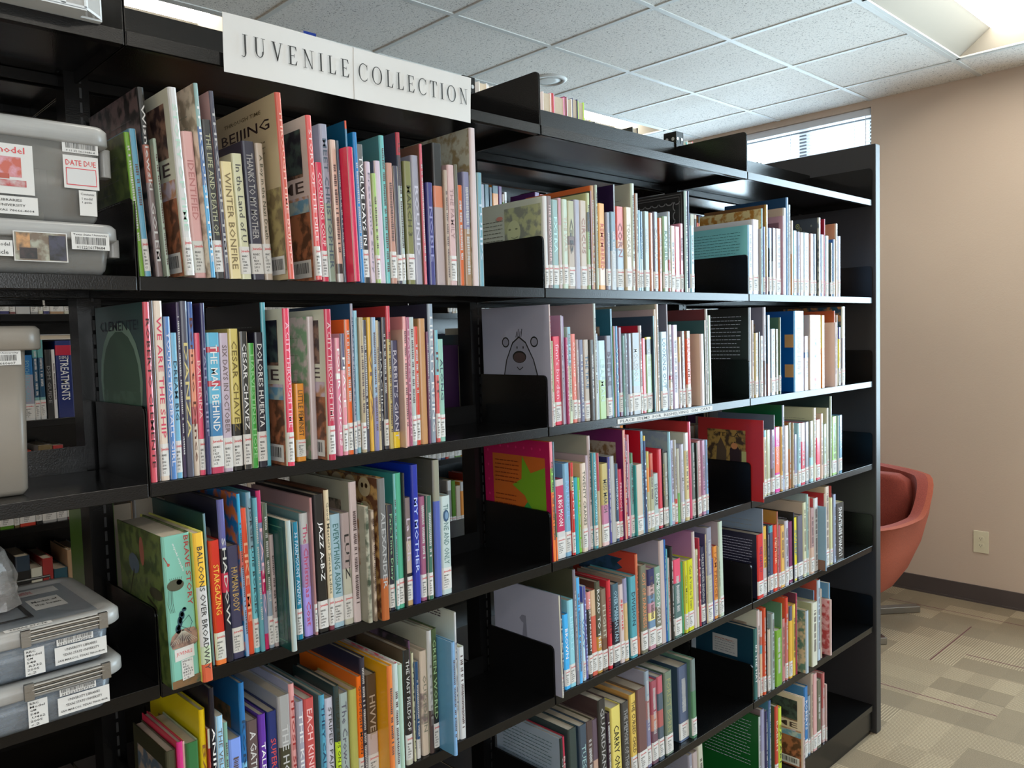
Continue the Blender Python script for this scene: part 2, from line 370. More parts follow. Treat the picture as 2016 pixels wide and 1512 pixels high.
# ---------------------------------------------------------------- orange lounge chair
t = thing('lounge_chair', 'orange upholstered swivel lounge chair against the beige wall', 'chair', (3.99, .69, 0), (0, 0, 0))
def plan(a, R, n=3.2):
    c, s_ = math.cos(a), math.sin(a); k = (abs(c)**n+abs(s_)**n)**(-1/n); return (R*k*c, R*k*s_)
g = Geo(); A = [math.radians(-140+280*k/48) for k in range(49)]
def top(a):                           # back is towards +X
    d = abs(math.degrees(a)); return .825-.03*min(1, d/42)-(0 if d < 44 else .185*(1-math.cos(min(1, (d-44)/46)*math.pi))/2)
rings = []
for a in A:
    tz = top(a); q = []
    for z, R in ((.20, .25), (.30, .315), (.45, .375), (.60, .41), (tz, .43)):
        z = min(z, tz); x, y = plan(a, R); q.append((x if x > 0 else x*1.16, y, z))
    for z, R in ((tz+.004, .405), (tz-.002, .355), (.50, .33), (.40, .29)):
        x, y = plan(a, R); q.append((x if x > 0 else x*1.16, y, z))
    rings.append(q)
idx = [[g.pt(p) for p in q] for q in rings]
def gf(f, m): g.f.append(f); g.m.append(g.mi(m)); g.c.append((.5, .5, .5, 0)); g.c2.append((0, 0, 0))
for a, b in zip(idx, idx[1:]):
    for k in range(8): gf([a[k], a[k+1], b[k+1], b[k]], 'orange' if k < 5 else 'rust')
gf(idx[0], 'orange'); gf(idx[-1][::-1], 'orange')
o = g.build('shell', t, True)
m_ = o.modifiers.new('s', 'EDGE_SPLIT'); m_.split_angle = .9
g = Geo(); loft(g, [[(x-.03, y, z) for x, y in rounded(hx_, hx_, .09, 6)] for z, hx_ in ((.200, .22), (.25, .265), (.36, .30), (.41, .31), (.44, .29))], 'orange'); g.build('seat', t, True)
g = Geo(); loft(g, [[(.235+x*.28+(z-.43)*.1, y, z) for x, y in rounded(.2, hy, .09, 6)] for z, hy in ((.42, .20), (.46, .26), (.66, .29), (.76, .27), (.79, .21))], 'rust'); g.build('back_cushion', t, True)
g = Geo(); tube(g, [(0, 0, .03), (0, 0, .215)], .03, 'brushed', 16); g.build('post', t, True)
for a in (-40, 50, 140, 230):
    a = math.radians(a); g = Geo(); g.T = Matrix.Rotation(a, 4, 'Z')
    g.box(0, .45, -.025, .025, .002, .038, 'brushed'); g.build('leg', t, bevel=.003)
# ---------------------------------------------------------------- steel library shelving
LV = [2.1166, 1.7421, 1.416, 1.0915, .7662, .4407, .12]
BW = .914
def shelf_parts(t, x0, x1, z, yf, yb, s, bracket, deep=None):
    """one shelf of a bay; s=+1 when the front faces -Y, -1 when it faces +Y"""
    Y = lambda a: (yf+s*a)
    g = Geo()
    def b(xa, xb, ya, yb_, za, zb): g.box(xa, xb, min(Y(ya), Y(yb_)), max(Y(ya), Y(yb_)), za, zb, 'steel')
    D = abs(yb-yf)
    b(x0, x1, .001, D, z-.003, z-.0002); b(x0, x1, 0, .0025, z-.0226, z); b(x0, x1, .0025, .016, z-.0226, z-.0206); b(x0, x1, D-.002, D, z-.0226, z-.003)
    sh = g.build('shelf', t, bevel=.0009)
    if bracket:
        for xa in (x0-.0012, x1-.0003):
            g = Geo(); h = .122; r = .012; prof = [(.0015, z-.022), (D, z-.022), (D, z+h), (.0015+r, z+h)]
            for k in range(1, 5): a = math.pi/2*k/4; prof.append((.0015+r-r*math.sin(a), z+h-r+r*math.cos(a)))
            rings = [[(x, Y(p), q) for p, q in prof] for x in (xa, xa+.0015)]
            loft(g, rings, 'steel'); g.build('shelf_bracket', sh)
    return sh
bayname = ['leftmost bay holding the plastic bins', 'bay under the paper sign', 'middle bay right of the sign', 'far right bay by the end panel']
for b in range(4):
    x0, x1 = BW*(b-1)+.0022, BW*b-.0022
    if b == 3: x1 = BW*3+.006
    if b == 3: x0 += 0
    t = thing('shelving_bay', 'black steel double-sided shelving, the '+bayname[b], 'bookshelf', (0, 0, 0), group='bays of the black steel book range')
    for k, z in enumerate(LV):
        shelf_parts(t, x0, x1, z, 0, .232 if k else .28, 1, k < 6)
        g = Geo()
        if k == 0: g.box(x0, x1, .250, .2525, z, z+.132, 'steel')
        else: g.box(x0+.02, x1-.02, .2325, .2345, z-.02, z+.045, 'steel')
        g.build('back_stop', t)
        shelf_parts(t, x0, x1, z, .532, .30, -1, k == 0)
    g = Geo(); g.box(x0, x1, .012, .52, 0, LV[6]-.003, 'steel'); g.box(x0, x1, .006, .012, .02, LV[6]-.028, 'steel'); g.build('plinth', t)
    if b == 3: pass
    xl = x0-.0022
    g = Geo()
    for sx in (-.02, .0185): g.box(xl+sx, xl+sx+.0015, .245, .295, 0, 2.283, 'steel')
    g.box(xl-.0185, xl+.0185, .2455, .247, 0, 2.283, 'steel'); g.box(xl-.0185, xl+.0185, .293, .2945, 0, 2.283, 'steel')
    g.box(xl-.02, xl+.02, .245, .295, 2.283, 2.285, 'steel')
    up = g.build('upright', t)
    g = Geo()
    for yq in (.258, .282):
        disc(g, (xl-.0205, yq, 2.262), (0, -1, 0), (0, 0, 1), .006, .006, 'chrome', (0, 0, 0, 0), 12)
        disc(g, (xl-.012+1.0*(yq-.258), .2448, 2.262), (1, 0, 0), (0, 0, 1), .005, .005, 'chrome', (0, 0, 0, 0), 12)
    g.build('bolt', up)
    g = Geo(); z = .14
    while z < 2.25: g.box(xl+.004, xl+.008, .2445, .2450, z, z+.018, 'black'); z += .0254
    g.build('slot_row', up)
g = Geo(); g.box(2.756, 2.798, -.010, .546, 0, 2.331, 'panel')
tag(g.build('end_panel', bevel=.003), 'tall dark grey steel panel closing the right end of the shelving', 'panel')
# second range across the aisle
Y2 = 1.5
LV2 = [2.44]+LV
for b in range(6):
    x0, x1 = -1.25+BW*b+.002, -1.25+BW*(b+1)-.002
    t = thing('shelving_bay', 'black steel shelving across the aisle, bay %s from the left' % ['first', 'second', 'third', 'fourth', 'fifth', 'sixth'][b], 'bookshelf', group='bays of the second book range')
    for k, z in enumerate(LV2):
        shelf_parts(t, x0, x1, z, Y2, Y2+.25, 1, k == 0)
    g = Geo(); g.box(x0, x1, Y2+.252, Y2+.256, 0, 2.58, 'steel'); g.build('back_panel', t)
    g = Geo(); g.box(x0, x1, Y2+.012, Y2+.25, 0, .117, 'steel'); g.build('plinth', t)
    g = Geo(); g.box(x0-.02, x0+.02, Y2+.245, Y2+.2518, 0, 2.62, 'steel'); g.build('upright', t)
# ---------------------------------------------------------------- paper sign and shelf strip
# serif capitals drawn as strokes: thick stems, thin bars, bracket serifs (unit height 1)
TK, TN, SF = .105, .038, .022
def rect(a, b, c, d): return [(a, b), (c, b), (c, d), (a, d)]
def serif(x, y, w=.30): return rect(x-w/2, y-(0 if y < .5 else SF), x+w/2, y+(SF if y < .5 else 0))
def arc(cx, cy, rx, ry, a0, a1, tmin, tmax, n=24):
    out = []
    for k in range(n):
        q = []
        for j in (k, k+1):
            a = math.radians(a0+(a1-a0)*j/n); w = tmin+(tmax-tmin)*abs(math.cos(a))**1.5
            q.append(((cx+rx*math.cos(a), cy+ry*math.sin(a)), (cx+(rx-w)*math.cos(a), cy+(ry-(tmin+(tmax-tmin)*.1))*math.sin(a))))
        out.append([q[0][0], q[1][0], q[1][1], q[0][1]])
    return out
def stem(x): return [rect(x-TK/2, 0, x+TK/2, 1), serif(x, 0), serif(x, 1)]
def glyph(c):
    if c == 'I': return .34, stem(.17)
    if c == 'L': return .60, stem(.17)+[rect(.17, 0, .52, TN), [(.52, 0), (.57, .26), (.54, .26), (.44, TN)]]
    if c == 'E': return .64, stem(.17)+[rect(.17, 0, .54, TN), rect(.17, 1-TN, .54, 1), rect(.2, .5-TN/2, .42, .5+TN/2), [(.54, 0), (.60, .24), (.57, .24), (.46, TN)], [(.54, 1), (.57, .78), (.54, .78), (.46, 1-TN)], rect(.40, .40, .425, .60)]
    if c == 'T': return .66, [rect(.33-TK/2, 0, .33+TK/2, 1), serif(.33, 0), rect(.05, 1-TN, .61, 1), [(.05, 1), (.02, .76), (.05, .76), (.12, 1-TN)], [(.61, 1), (.64, .76), (.61, .76), (.54, 1-TN)]]
    if c == 'N': return .78, [rect(.16, 0, .16+TN, 1), serif(.18, 0, .26), serif(.12, 1, .2), rect(.62, 0, .62+TN, 1), serif(.64, 1, .26), [(.10, 1), (.22, 1), (.66, 0), (.60, 0)]]
    if c == 'V': return .76, [[(.10, 1), (.23, 1), (.42, .12), (.37, 0)], [(.62, 1), (.66, 1), (.41, 0), (.37, 0), (.36, .06)], serif(.165, 1, .28), serif(.64, 1, .22)]
    if c == 'U': return .80, [rect(.19-TK/2, .32, .19+TK/2, 1), serif(.19, 1), rect(.62-TN/2, .32, .62+TN/2, 1), serif(.62, 1, .26)]+arc(.39, .32, .25, .34, 180, 360, .035, .1)
    if c == 'J': return .42, [rect(.25-TK/2, .1, .25+TK/2, 1), serif(.25, 1)]+arc(.12, .10, .185, .28, 270, 360, .03, .1)+[[(.12, -.18), (.12, -.145), (.02, -.10), (.0, -.13)]]
    if c == 'O': return .86, arc(.42, .5, .38, .52, 0, 360, .04, .105, 40)
    if c == 'C': return .76, arc(.42, .5, .38, .52, 48, 312, .04, .105, 30)+[[(.66, .98), (.69, .98), (.69, .66), (.665, .66), (.64, .86)], [(.66, .86-.82), (.69, .14), (.71, .22), (.68, .22)]]
    return .4, []
def serif_word(g, s, x, z, h, y, gap, m='black'):
    for ch in s:
        if ch == ' ': x += .6*h; continue
        w, polys = glyph(ch)
        for p in polys: g.face([(x+a*h*.95, y, z+b_*h) for a, b_ in p], m)
        x += w*h*.95+gap
    return x
sg = thing('paper_sign', 'long white paper sign reading JUVENILE COLLECTION taped to the top shelf edge', 'sign', (.153, -.006, 2.083))
g = Geo(); nx = 24; V = []
def sy(u, v): return -.0015-.0022*math.sin(u*9)-.0035*v*v-.003*max(0, u-.9)*10*v
for x0, x1 in ((0, .256), (.2535, .538)):
    for i in range(nx):
        a, b = x0+(x1-x0)*i/nx, x0+(x1-x0)*(i+1)/nx
        for j in range(4):
            c, d = j/4, (j+1)/4; dy = -.0008 if x0 > 0 else 0
            for off in (0, .0004):
                q = [(a, sy(a/.547, c)+dy+off, c*(.096-.008*a)), (b, sy(b/.547, c)+dy+off, c*(.096-.008*b)), (b, sy(b/.547, d)+dy+off, d*(.096-.008*b)), (a, sy(a/.547, d)+dy+off, d*(.096-.008*a))]
                if x0 > 0 and off == 0 and i == 0: pass
                g.face(q, 'paper')
g.build('sheet', sg)
g = Geo(); serif_word(g, 'JUVENILE', .028, .034, .032, -.0092, .0086); serif_word(g, 'COLLECTION', .2575, .034, .032, -.0092, .0068)
g.build('lettering', sg)
st = thing('shelf_label', 'clear white strip reading PLACE ITEMS FOR RESHELVING ON CART on the shelf edge', 'label', (1.17, -.0006, 1.3985))
g = Geo(); g.box(0, .442, -.0004, 0, 0, .0125, 'paper'); g.build('strip', st)
g = Geo(); put_text(g, 'PLACE  ITEMS  FOR  RESHELVING  ON  CART', (.221, -.0007, .0062), (1, 0, 0), (0, 0, 1), .42, .0075, 'black'); g.build('lettering', st)
# rows of books: @bay shelf, then x width height depth set-back lean spine-bands cover;flags|title
BOOKDATA = """
@1 1
86 83 221 231 4 -55 7a3 563~342;0|
184 105 228 164 6 -55 6ac -;1|
353 110 293 233 2 -53 222:.3,a65:.2,877 655~222;0|Wisniewski  GOLEM:ddd
438 52 214 154 -10 -52 aba -;4|
488 40 217 156 8 -52 bcc -;4|Noah's Ark:456
672 135 289 235 -40 -51 ddd ccb#city1;1|STORY OF TIME:bdc
1040 187 237 171 8 -48 ebb -;1|IDENTIFIED:c88
1173 71 312 235 -10 -46 9bb:.22,57a:.3,5ad cba~987;0|THROUGH TIME:eee
1352 157 260 187 4 -45 444 -;1|!THE LIFE AND DEATH OF:bb9
1473 78 308 233 2 -44 556 b99;0|THROUGH TIME:ccc
1618 204 195 141 2 -43 eda -;0|!WINTER BONFIRE:875
1815 182 211 152 2 -41 ddb -;1|!In the Land of U:555
2066 223 236 170 8 -40 445 -;1|!THANKS TO MY MOTHER:bbb
2254 145 235 169 6 -38 cba -;1|!A Boy in the Nazi Death:554
2488 116 317 235 -30 -36 d65 ba8#beijing;0|THROUGH TIME BEIJING:fcb
3034 114 288 235 -30 -31 e66 cbb#city2;1|STORY OF THE NILE:fdd
3359 133 216 156 2 -28 d35 -;1|!COUNTING COUP:fdd
3512 166 287 220 4 -27 aab:.5,9a9 99a;0|MEET CHRISTOPHER:567
3702 131 262 180 6 -25 ecb:.87,444:.07,ddd -;0|
3799 54 262 188 6 -24 567 -;4|
3895 131 247 178 -20 -24 d25 c24;0|
3985 40 301 231 4 -23 e64:.05,69b:.42,d44 157;5|
4158 91 282 233 2 -21 28c 17a;0|
4281 145 262 188 6 -21 777:.2,333 -;1|!TWELVE DAYS IN:fff
4418 122 231 167 4 -19 dcd -;0|Freedom's Story:889
4532 97 210 151 2 -18 ac7 -;1|
4654 139 236 170 6 -18 dcd 567;0|
4784 114 286 229 6 -16 7cc 588;0|
4917 144 235 169 4 -15 c98 -;1|
5055 124 231 167 4 -14 445 -;1|
5169 97 298 229 6 -13 b34:.15,445:.2,bcc 445;1|
5360 185 244 176 6 -12 885 -;1|!MARCH 3:442
5549 184 258 186 6 -10 aab -;0|BOUND:dde
5679 68 282 230 2 -9 d67 754;0|
5893 158 208 150 6 -7 448 -;0|NOBLE:99c
6137 241 291 227 8 -6 222:.3,d86:.15,baa 222;0|
6306 90 238 172 4 -4 ba9 -;0|
6445 180 250 180 4 -3 dbb -;1|THE FAMILY:a88
6585 93 253 182 4 -1 665 -;0|
6705 139 212 153 8 0 d62 -;0|
6873 188 241 173 6 1 88a:.5,a86 -;0|
7051 161 335 233 2 2 dcc bba~986;0|
7248 137 244 176 6 4 7ab -;0|TULIPS:cde
@1 2
96 103 286 233 2 5 d56 244#clem;0|ROBERTO CLEMENTE:311
181 58 288 229 6 5 433 -;0|
286 145 288 229 6 5 edc -;1|!WE ARE THE SHIP:d46
413 101 263 189 4 5 58c -;0|!YOUNG BASEBALL GIRL:dde
521 108 237 170 8 5 7bd -;1|!DREAM BIG:245
606 53 286 220 8 5 435 324;0|
698 124 288 229 6 5 556 444;0|!DANZA!:dc8
812 95 287 200 8 5 46a:.27,e97:.33,c66:.1,dcb -;0|!Born to Dance:632
910 94 236 170 8 5 e57 -;1|BALLERINA:fcc
999 75 285 231 4 5 336 -;0|TALL CHIEF:99b
1152 224 236 170 4 5 6bd:.1,c45:.04,6bd:.2,c45:.04,6bd:.12,48b:.3,c46 -;1|!THE MAN BEHIND:eee
1350 163 235 169 6 5 cbc -;1|SIX DAYS IN OCTOBER:766
1523 175 242 174 6 5 dc7:.67,222 -;1|CESAR CHAVEZ:763
1684 139 237 170 2 5 333 -;1|CESAR CHAVEZ:eee
1815 115 217 156 2 5 4a4 -;0|!HARVESTING HOPE:9d9
1961 168 235 169 2 5 223 -;1|DOLORES HUERTA:eee
2095 93 287 227 8 5 5ab 222;0|
2330 127 275 235 -30 5 e46 ccb#city2;1|A CITY THROUGH TIME:fcd
2733 185 141 102 6 5 e93 -;1|!LITTLE FEMINIST:543
3014 137 262 227 8 5 cbb 8a8~cbb;0|
3155 137 274 235 -30 5 c35 ccb#city1;1|A CITY THROUGH TIME:ecc
3552 97 222 160 6 5 e9a:.3,fff:.05,e8a -;0|!FOUR VOICES:fff
3653 97 230 165 4 5 557:.3,e9a -;1|!PEACE:fff
3766 121 256 190 4 5 e62 e52;1|
3858 56 286 233 2 5 99a 246;1|!SEPARATE IS NEVER EQUAL:445
3975 86 273 197 8 5 9cd -;1|
4073 101 260 187 4 5 ba8 -;1|
4175 94 255 184 8 5 445 -;0|
4266 81 260 187 6 5 eb4 -;0|VIVA:865
4361 102 260 187 4 5 9bd:.6,88b -;0|
4448 65 254 183 6 5 cb9 333;4|
4520 71 252 182 8 5 223 -;0|MARCHING:ccc
4609 99 260 187 6 5 334 -;1|
4710 95 282 231 4 5 d45:.23,cb7 a33;0|
4846 169 214 154 6 5 557:.85,fd3 -;0|!RABBIT'S GIANT:dde
4954 40 235 169 -10 5 dba -;4|
5078 85 261 188 2 5 eaa -;0|
5166 83 260 188 2 5 a57 -;0|HARVEST MOON:dab
5270 118 260 187 4 5 bcc -;1|
5390 113 241 174 6 5 d43 -;1|
5534 169 257 185 4 5 c96 -;0|
5647 48 230 166 2 5 746 -;4|
5779 134 287 229 6 5 9ab 334;0|LIBERTY RISING:eee
5897 93 233 168 4 5 7bc:.4,d55 -;1|IN IT:633
6020 146 214 154 6 5 9cb -;1|ALONG:456
@1 3
267 445 244 200 -40 -23 8cb 563~342#brave;2|BRAVE STORY:a44
578 170 243 230 -50 -20 fc4:.36,ddd:.4,cdb:.12,d64 cc6;0|!BALLOONS OVER BROADWAY:444
926 40 260 227 8 -18 79a 244;4|
1040 180 213 153 2 -18 d32:.77,f84 -;3|!STARGAZING:fc5
1197 125 280 233 2 -17 66a:.3,223:.15,c35:.12,223 223;0|!SHADOW:ddd
1367 209 197 142 6 -16 446 -;3|!HUMAN BODY:ca6
1504 58 285 233 2 -15 3ad:.35,d77:.1,9be 27b~d74#rainbow;0|
1596 117 258 186 6 -15 e53 -;0|!LIKE ME:fb9
1706 95 284 229 6 -14 8ab:.35,7cd -;1|JORGE LUIS BORGES:333
1798 81 273 200 2 -13 6ab -;0|
1888 90 284 220 6 -13 c26:.2,89b:.3,c26:.15,89b:.25,c26 535;0|!PABLO:fcd
1986 98 260 187 6 -12 565:.6,9ab 222;1|
2080 82 202 146 6 -12 baa 222;1|
2175 101 232 190 -40 -11 bcc 144#ereader;0|
2533 121 217 156 4 -9 18a -;1|!36 FAIRMOUNT AVENUE:cde
2740 172 229 220 8 -8 ccc:.25,b9c:.35,baf 799;0|The Christmas Coat:c57
2856 52 256 230 2 -8 b88 a88;5|
3041 205 259 229 6 -7 222 222;1|!JAZZ A-B-Z:fff
3200 105 265 231 4 -6 edb:.9,845 532;1|!Good Masters! Sweet Ladies!:665
3374 234 216 156 8 -5 acd -;3|!EVERYTHING ASIAN:477
3587 185 215 155 6 -4 baa:.5,ccb -;3|LUTZ:333
3766 165 272 230 4 -3 dcc 998;0|
3897 90 225 180 -20 -2 bba~454 887;0|
3966 40 227 164 6 -1 574:.7,222 332;4|
4021 62 216 180 -20 -1 dcb~876 -;4|
4183 171 276 230 -30 -1 777:.7,b63 532~a85#skulls;0|ALEXANDER:bbb
4609 139 213 153 8 2 334 -;1|!Part-Time Diary:9c9
4711 58 274 210 4 3 7bb 388;5|
4819 150 274 210 6 3 5b9 488;1|
4918 40 273 210 2 4 333 333;4|
5024 164 221 159 6 4 877:.4,cba:.3,222:.05,ca7 -;1|!La Lola:dcd
5194 168 286 230 2 5 23a 13a;0|!MY MOTHER:bcf
5410 149 217 156 8 6 a68 -;1|
5553 129 217 157 4 7 476 -;1|
5778 173 288 229 6 8 998:.3,56b 554;0|
5997 257 209 150 6 9 cdd -;3|!THE ONE AND ONLY:688
@1 4
127 166 208 150 6 1 443 332;2|
263 99 219 157 2 1 d38 b24;2|ARNOLD:fac
337 40 215 155 8 2 ebb ca7;6|ARNOLD:c46
466 210 210 151 4 2 374:.25,bcb 9a9;2|DON'T TAKE:676
673 105 257 227 8 2 ec1 cb1;0|BANG:963
749 40 222 160 4 2 ccb:.15,a33 -;4|AMERICAN:c76
820 95 291 233 2 2 112 112;0|!ANIMALIA:fff
935 127 239 172 2 2 adf 9bb;0|!THE VELVETEEN RABBIT:777
1037 69 224 161 2 2 8ba 566;0|
1189 228 190 140 2 2 8af 57a;0|
1359 103 282 231 4 2 27b:.5,8ce 158;0|ROBERT:246
1519 210 210 151 4 2 655 543;2|!A GATHERING OF:ddd
1698 140 215 155 2 2 63a 427;2|!TALES OF A:fff
1915 192 211 152 8 2 237 125;2|!SUPERFUDGE:d55
2132 234 234 169 4 2 aaa:.4,443 999;2|THE HORN:ccc
2309 112 249 229 6 2 eaa 99a;0|!THOSE SHOES:a33
2439 139 213 153 2 2 aab 889;2|!THE KILLERS:eee
2617 209 213 154 2 2 c55 a44;2|!EACH KINDNESS:fcc
2916 117 208 220 6 2 5ac 577;2|!THEY CALL ME:246
3066 176 197 142 8 3 ccd 988;2|!STRIPED PAJAMAS:555
3218 119 216 156 4 3 344:.5,ce3:.3,344 233;2|!THE LAST KIDS ON EARTH:332
3383 202 196 141 8 3 abb 99a;2|!The Crow-Girl:667
3574 172 198 143 4 3 bb6 a95;2|
3718 108 219 220 4 3 f71:.85,dcc d61;1|!GOODNIGHT MOON:333
3833 115 251 227 8 3 334 223;0|
4018 247 212 152 8 3 543:.55,cbb 443;3|HIVVEL:ba9
4207 123 234 220 -30 3 e84 e91#barc;0|
4334 124 234 235 -30 3 cdd cbb~c56;0|
4451 102 229 235 -30 3 bdc cdc;0|
4848 161 238 171 2 3 222:.8,ccb 543;3|THE VAST FIELDS OF:ddd
4952 40 253 227 8 3 646 545~222;4|
4998 44 227 164 4 3 ddb -;6|!STEAM SHOVEL:554
5125 99 204 147 8 3 258:.8,eee -;0|
5306 170 222 190 8 3 dcb:.4,cba~877:.3,dcb cba;0|OUTSIDE IN:887
5452 115 261 230 4 3 ccc:.65,544 aa9;0|THREE:999
5594 160 260 227 8 3 453:.7,222 453;1|!GREEN WORLD:ac9
5720 83 240 200 -40 4 8be 58a#barc;0|
5785 40 189 136 4 4 ccc -;4|
6180 50 280 227 8 4 ddd ccb#qr;0|Eric Carla:557
6290 161 202 200 4 4 ddd ccb;0|
@2 1
9250 132 213 230 2 2 ddd bba#face;1|
9391 143 214 154 2 2 877 -;1|!THE BREADWINNER:ecc
9615 207 208 150 6 2 9bb -;1|EXTRA:cff
9785 125 214 154 6 2 c9a:.3,cbb -;1|
9941 179 212 153 4 2 cdc -;1|THE WAR:cba
10156 242 210 151 4 2 bb9:.4,766:.1,ba9 -;1|GB:333
10375 188 215 154 4 2 aab -;0|
10647 245 216 156 8 2 cba -;1|CIRCUS:a76
10829 111 236 170 6 2 cda:.2,356:.2,9c9 bb8;5|
10909 40 242 174 4 2 b9a 443;5|
10992 119 256 229 6 2 c96 c63;0|
11094 77 258 220 2 2 bcb 888;4|
11323 246 215 155 6 2 ea4:.75,edc:.2,ea4 -;0|!REMEMBERED:c42
11528 155 194 140 2 2 889 -;1|
11723 227 197 142 2 2 578:.5,aaa 368;0|
11861 40 268 227 8 2 cde 213;4|
12075 306 214 154 8 2 d54:.4,c85:.1,9ab -;1|CORN:955
12356 249 214 154 2 2 cb9 -;1|!TOUCANS:a98
12505 40 216 155 8 2 c67 -;4|
12636 142 279 227 8 2 cdc aa9;1|
12752 83 254 230 4 2 ccc a76;5|
12839 83 211 152 4 2 adf -;5|
12953 137 209 150 6 2 368:.6,9bc -;5|GO SLOW:bdf
13181 220 211 152 6 2 899 -;1|
13416 149 209 150 8 2 c86 -;4|
13589 190 213 153 6 2 778 -;1|!CALL IT:ddc
13818 165 199 144 8 2 c63 -;4|
14006 204 204 147 4 2 9b9 -;1|!RANGER:465
14206 107 219 158 6 2 bcd:.6,b34:.04,c67 -;5|
14370 212 181 130 6 2 ccb -;1|
14606 252 181 131 8 2 c56 -;1|
14824 175 191 138 8 2 c89 -;5|
14981 131 282 233 2 2 bdd 222#lace;0|
15154 78 284 229 6 2 225:.96,ddd 225;4|
15294 194 188 136 4 2 9cd -;5|
@2 2
9204 40 287 235 -10 -11 dcc 99a#bear;0|BEAR AND THE DUCK:b66
9381 82 202 145 2 -11 9a7:.6,ccb -;5|
9607 229 212 153 8 -11 e35 -;1|!finn's burden:fbc
9747 44 262 190 4 -11 bbc a78;4|WE SPEAK:444
9816 85 260 187 6 -11 a9b -;4|
9899 74 209 150 2 -11 b47 -;4|FABULOUS SHOW:ecd
10008 136 234 169 4 -11 8bc:.4,cdb -;0|
10205 156 217 156 8 -11 e76 -;1|!evening day:fdc
10341 107 203 146 8 -11 a88 -;5|
10479 162 202 146 8 -11 668 -;0|
10664 199 202 145 8 -11 ba9 -;1|!THE TRUE:368
10843 151 201 145 4 -11 444 -;0|
10962 79 291 233 2 -11 cdd a99#shade;0|
11037 63 216 155 4 -11 bcd -;4|
11212 279 198 142 4 -11 bde:.5,ac8 -;0|LEAFMAN:bdc
11462 212 210 151 2 -11 667 -;1|BEETLE:545
11647 55 278 229 6 -11 adf 256;4|
11704 52 234 200 2 -11 b89 795;4|
11869 115 234 168 8 -11 38c -;4|WE ARE:bef
12006 150 230 166 8 -11 746 -;1|
12110 52 209 151 4 -11 9cc -;4|
12179 77 214 154 2 -11 abc -;4|
12354 153 214 154 4 -11 889 -;1|
12609 347 215 155 4 -11 777:.45,799:.2,888 -;1|!MONSOON:ddd
12849 126 234 200 6 -11 cbb a23;5|
13002 171 200 144 8 -11 d45 -;1|
13227 272 203 146 8 -11 dd5:.03,332:.2,9b8 444;1|
13387 40 259 230 2 -11 9cd 345;4|
13454 85 277 230 2 -11 dcb a99;4|
13564 129 291 233 2 -11 cba 998;0|
13827 295 216 155 2 -11 9bc -;1|!LOOKING OUT:567
14091 47 291 227 8 -11 ccd 667;4|
14195 153 235 169 6 -11 bbb:.6,a34:.05,cb9 -;1|
14395 238 234 169 4 -11 bac -;0|
14583 130 200 144 2 -11 db7:.35,cbc -;5|
14805 179 216 156 6 -11 877 -;1|
15005 213 216 155 2 -11 864:.1,d53:.6,cba -;1|!FIREFLY SUMMER:fba
15526 178 207 200 -10 -11 dcc ba9#darkb;0|
15877 57 246 220 2 -11 ddd 355;4|
16028 110 279 229 6 -11 ccc 633;4|
16163 151 260 200 6 -11 aba 8a9;0|
@2 3
9281 119 288 233 2 -18 f9a:.22,9d6:.2,f84 b61#star;0|
9364 40 287 233 2 -18 79a:.6,475:.2,f84 567;4|
9591 304 193 139 8 -18 dcc:.08,c36:.58,ddd -;1|!A BIG MOON:fff
9852 211 229 170 8 -18 8bd 68a;1|RAPUNZEL:9cf
10012 100 229 165 4 -18 d33:.15,cb8:.15,d33 -;5|!MIDDLE:fdd
10146 160 190 137 6 -18 2ab -;0|
10282 105 188 135 8 -18 8d5 -;4|
10432 186 222 170 4 -18 edc cb8;1|!TWENTY CRANES:554
10616 84 239 210 8 -18 cbc a99;4|
10715 105 287 227 8 -18 cbb 998#shade;1|
10836 129 243 175 2 -18 5ab -;1|!WONDERFUL WORDS:bef
10961 114 241 173 2 -18 b45:.4,cb9 -;0|
11204 263 211 152 2 -18 cb7:.5,c8a:.25,ecc -;1|MISS MARCH:555
11442 93 225 190 6 -18 55a 225;4|
11586 188 225 162 8 -18 bbb -;0|
11754 140 203 146 8 -18 357 -;5|!HORNBOOK:cde
11905 155 187 134 8 -18 d46 -;1|!FREEDOM:fcd
12011 48 288 233 2 -18 eba 625;4|
12080 81 289 220 4 -18 d65 a44;4|
12173 98 258 186 6 -18 736 -;5|
12276 99 273 196 8 -18 d9a -;4|
12400 143 223 160 8 -18 474:.12,8bb -;1|
12496 40 190 137 2 -18 4aa -;4|
12660 280 190 137 4 -18 dcb -;3|
12846 85 277 229 6 -18 8bd a12;4|
12935 85 264 190 4 -18 ec4:.05,358 -;4|TEENY:def
13045 127 220 159 4 -18 cb5:.2,e94:.3,bb9 -;5|
13202 178 213 153 4 -18 c53:.3,bb9 -;1|
13406 222 155 112 6 -18 bcc -;1|!DECLARE:333
13653 177 219 190 8 -18 d45 c23;1|
13768 45 218 157 6 -18 333 -;5|KONRAD:dc4
13887 185 206 148 6 -18 998 -;1|
14039 112 263 230 2 -18 9cd 567~345#boats;0|
14168 136 238 171 4 -18 bbd -;5|
14296 114 238 171 2 -18 bbb:.7,d44 -;5|
14485 128 211 152 6 -18 ccb:.6,7b6 -;4|
14629 152 222 160 2 -18 ccd -;5|STICKMAN:aaa
14853 191 252 210 2 -18 ddd:.2,dc9 bba;1|
15113 133 281 227 8 -18 d57 a33;0|
15267 166 218 157 8 -18 788 -;5|
15374 40 218 157 2 -18 9aa 222;5|
15493 189 222 180 4 -18 b88 -;1|OLD TREES:ecc
15787 191 220 180 8 -18 b8a -;1|
15939 105 220 158 6 -18 8be -;5|
@2 4
9204 40 250 230 -20 -21 ddc 99a#duck;1|
9515 75 235 229 6 -21 445 333;4|KICKED:ccc
9649 183 187 135 4 -21 4bf -;3|BROWN:fff
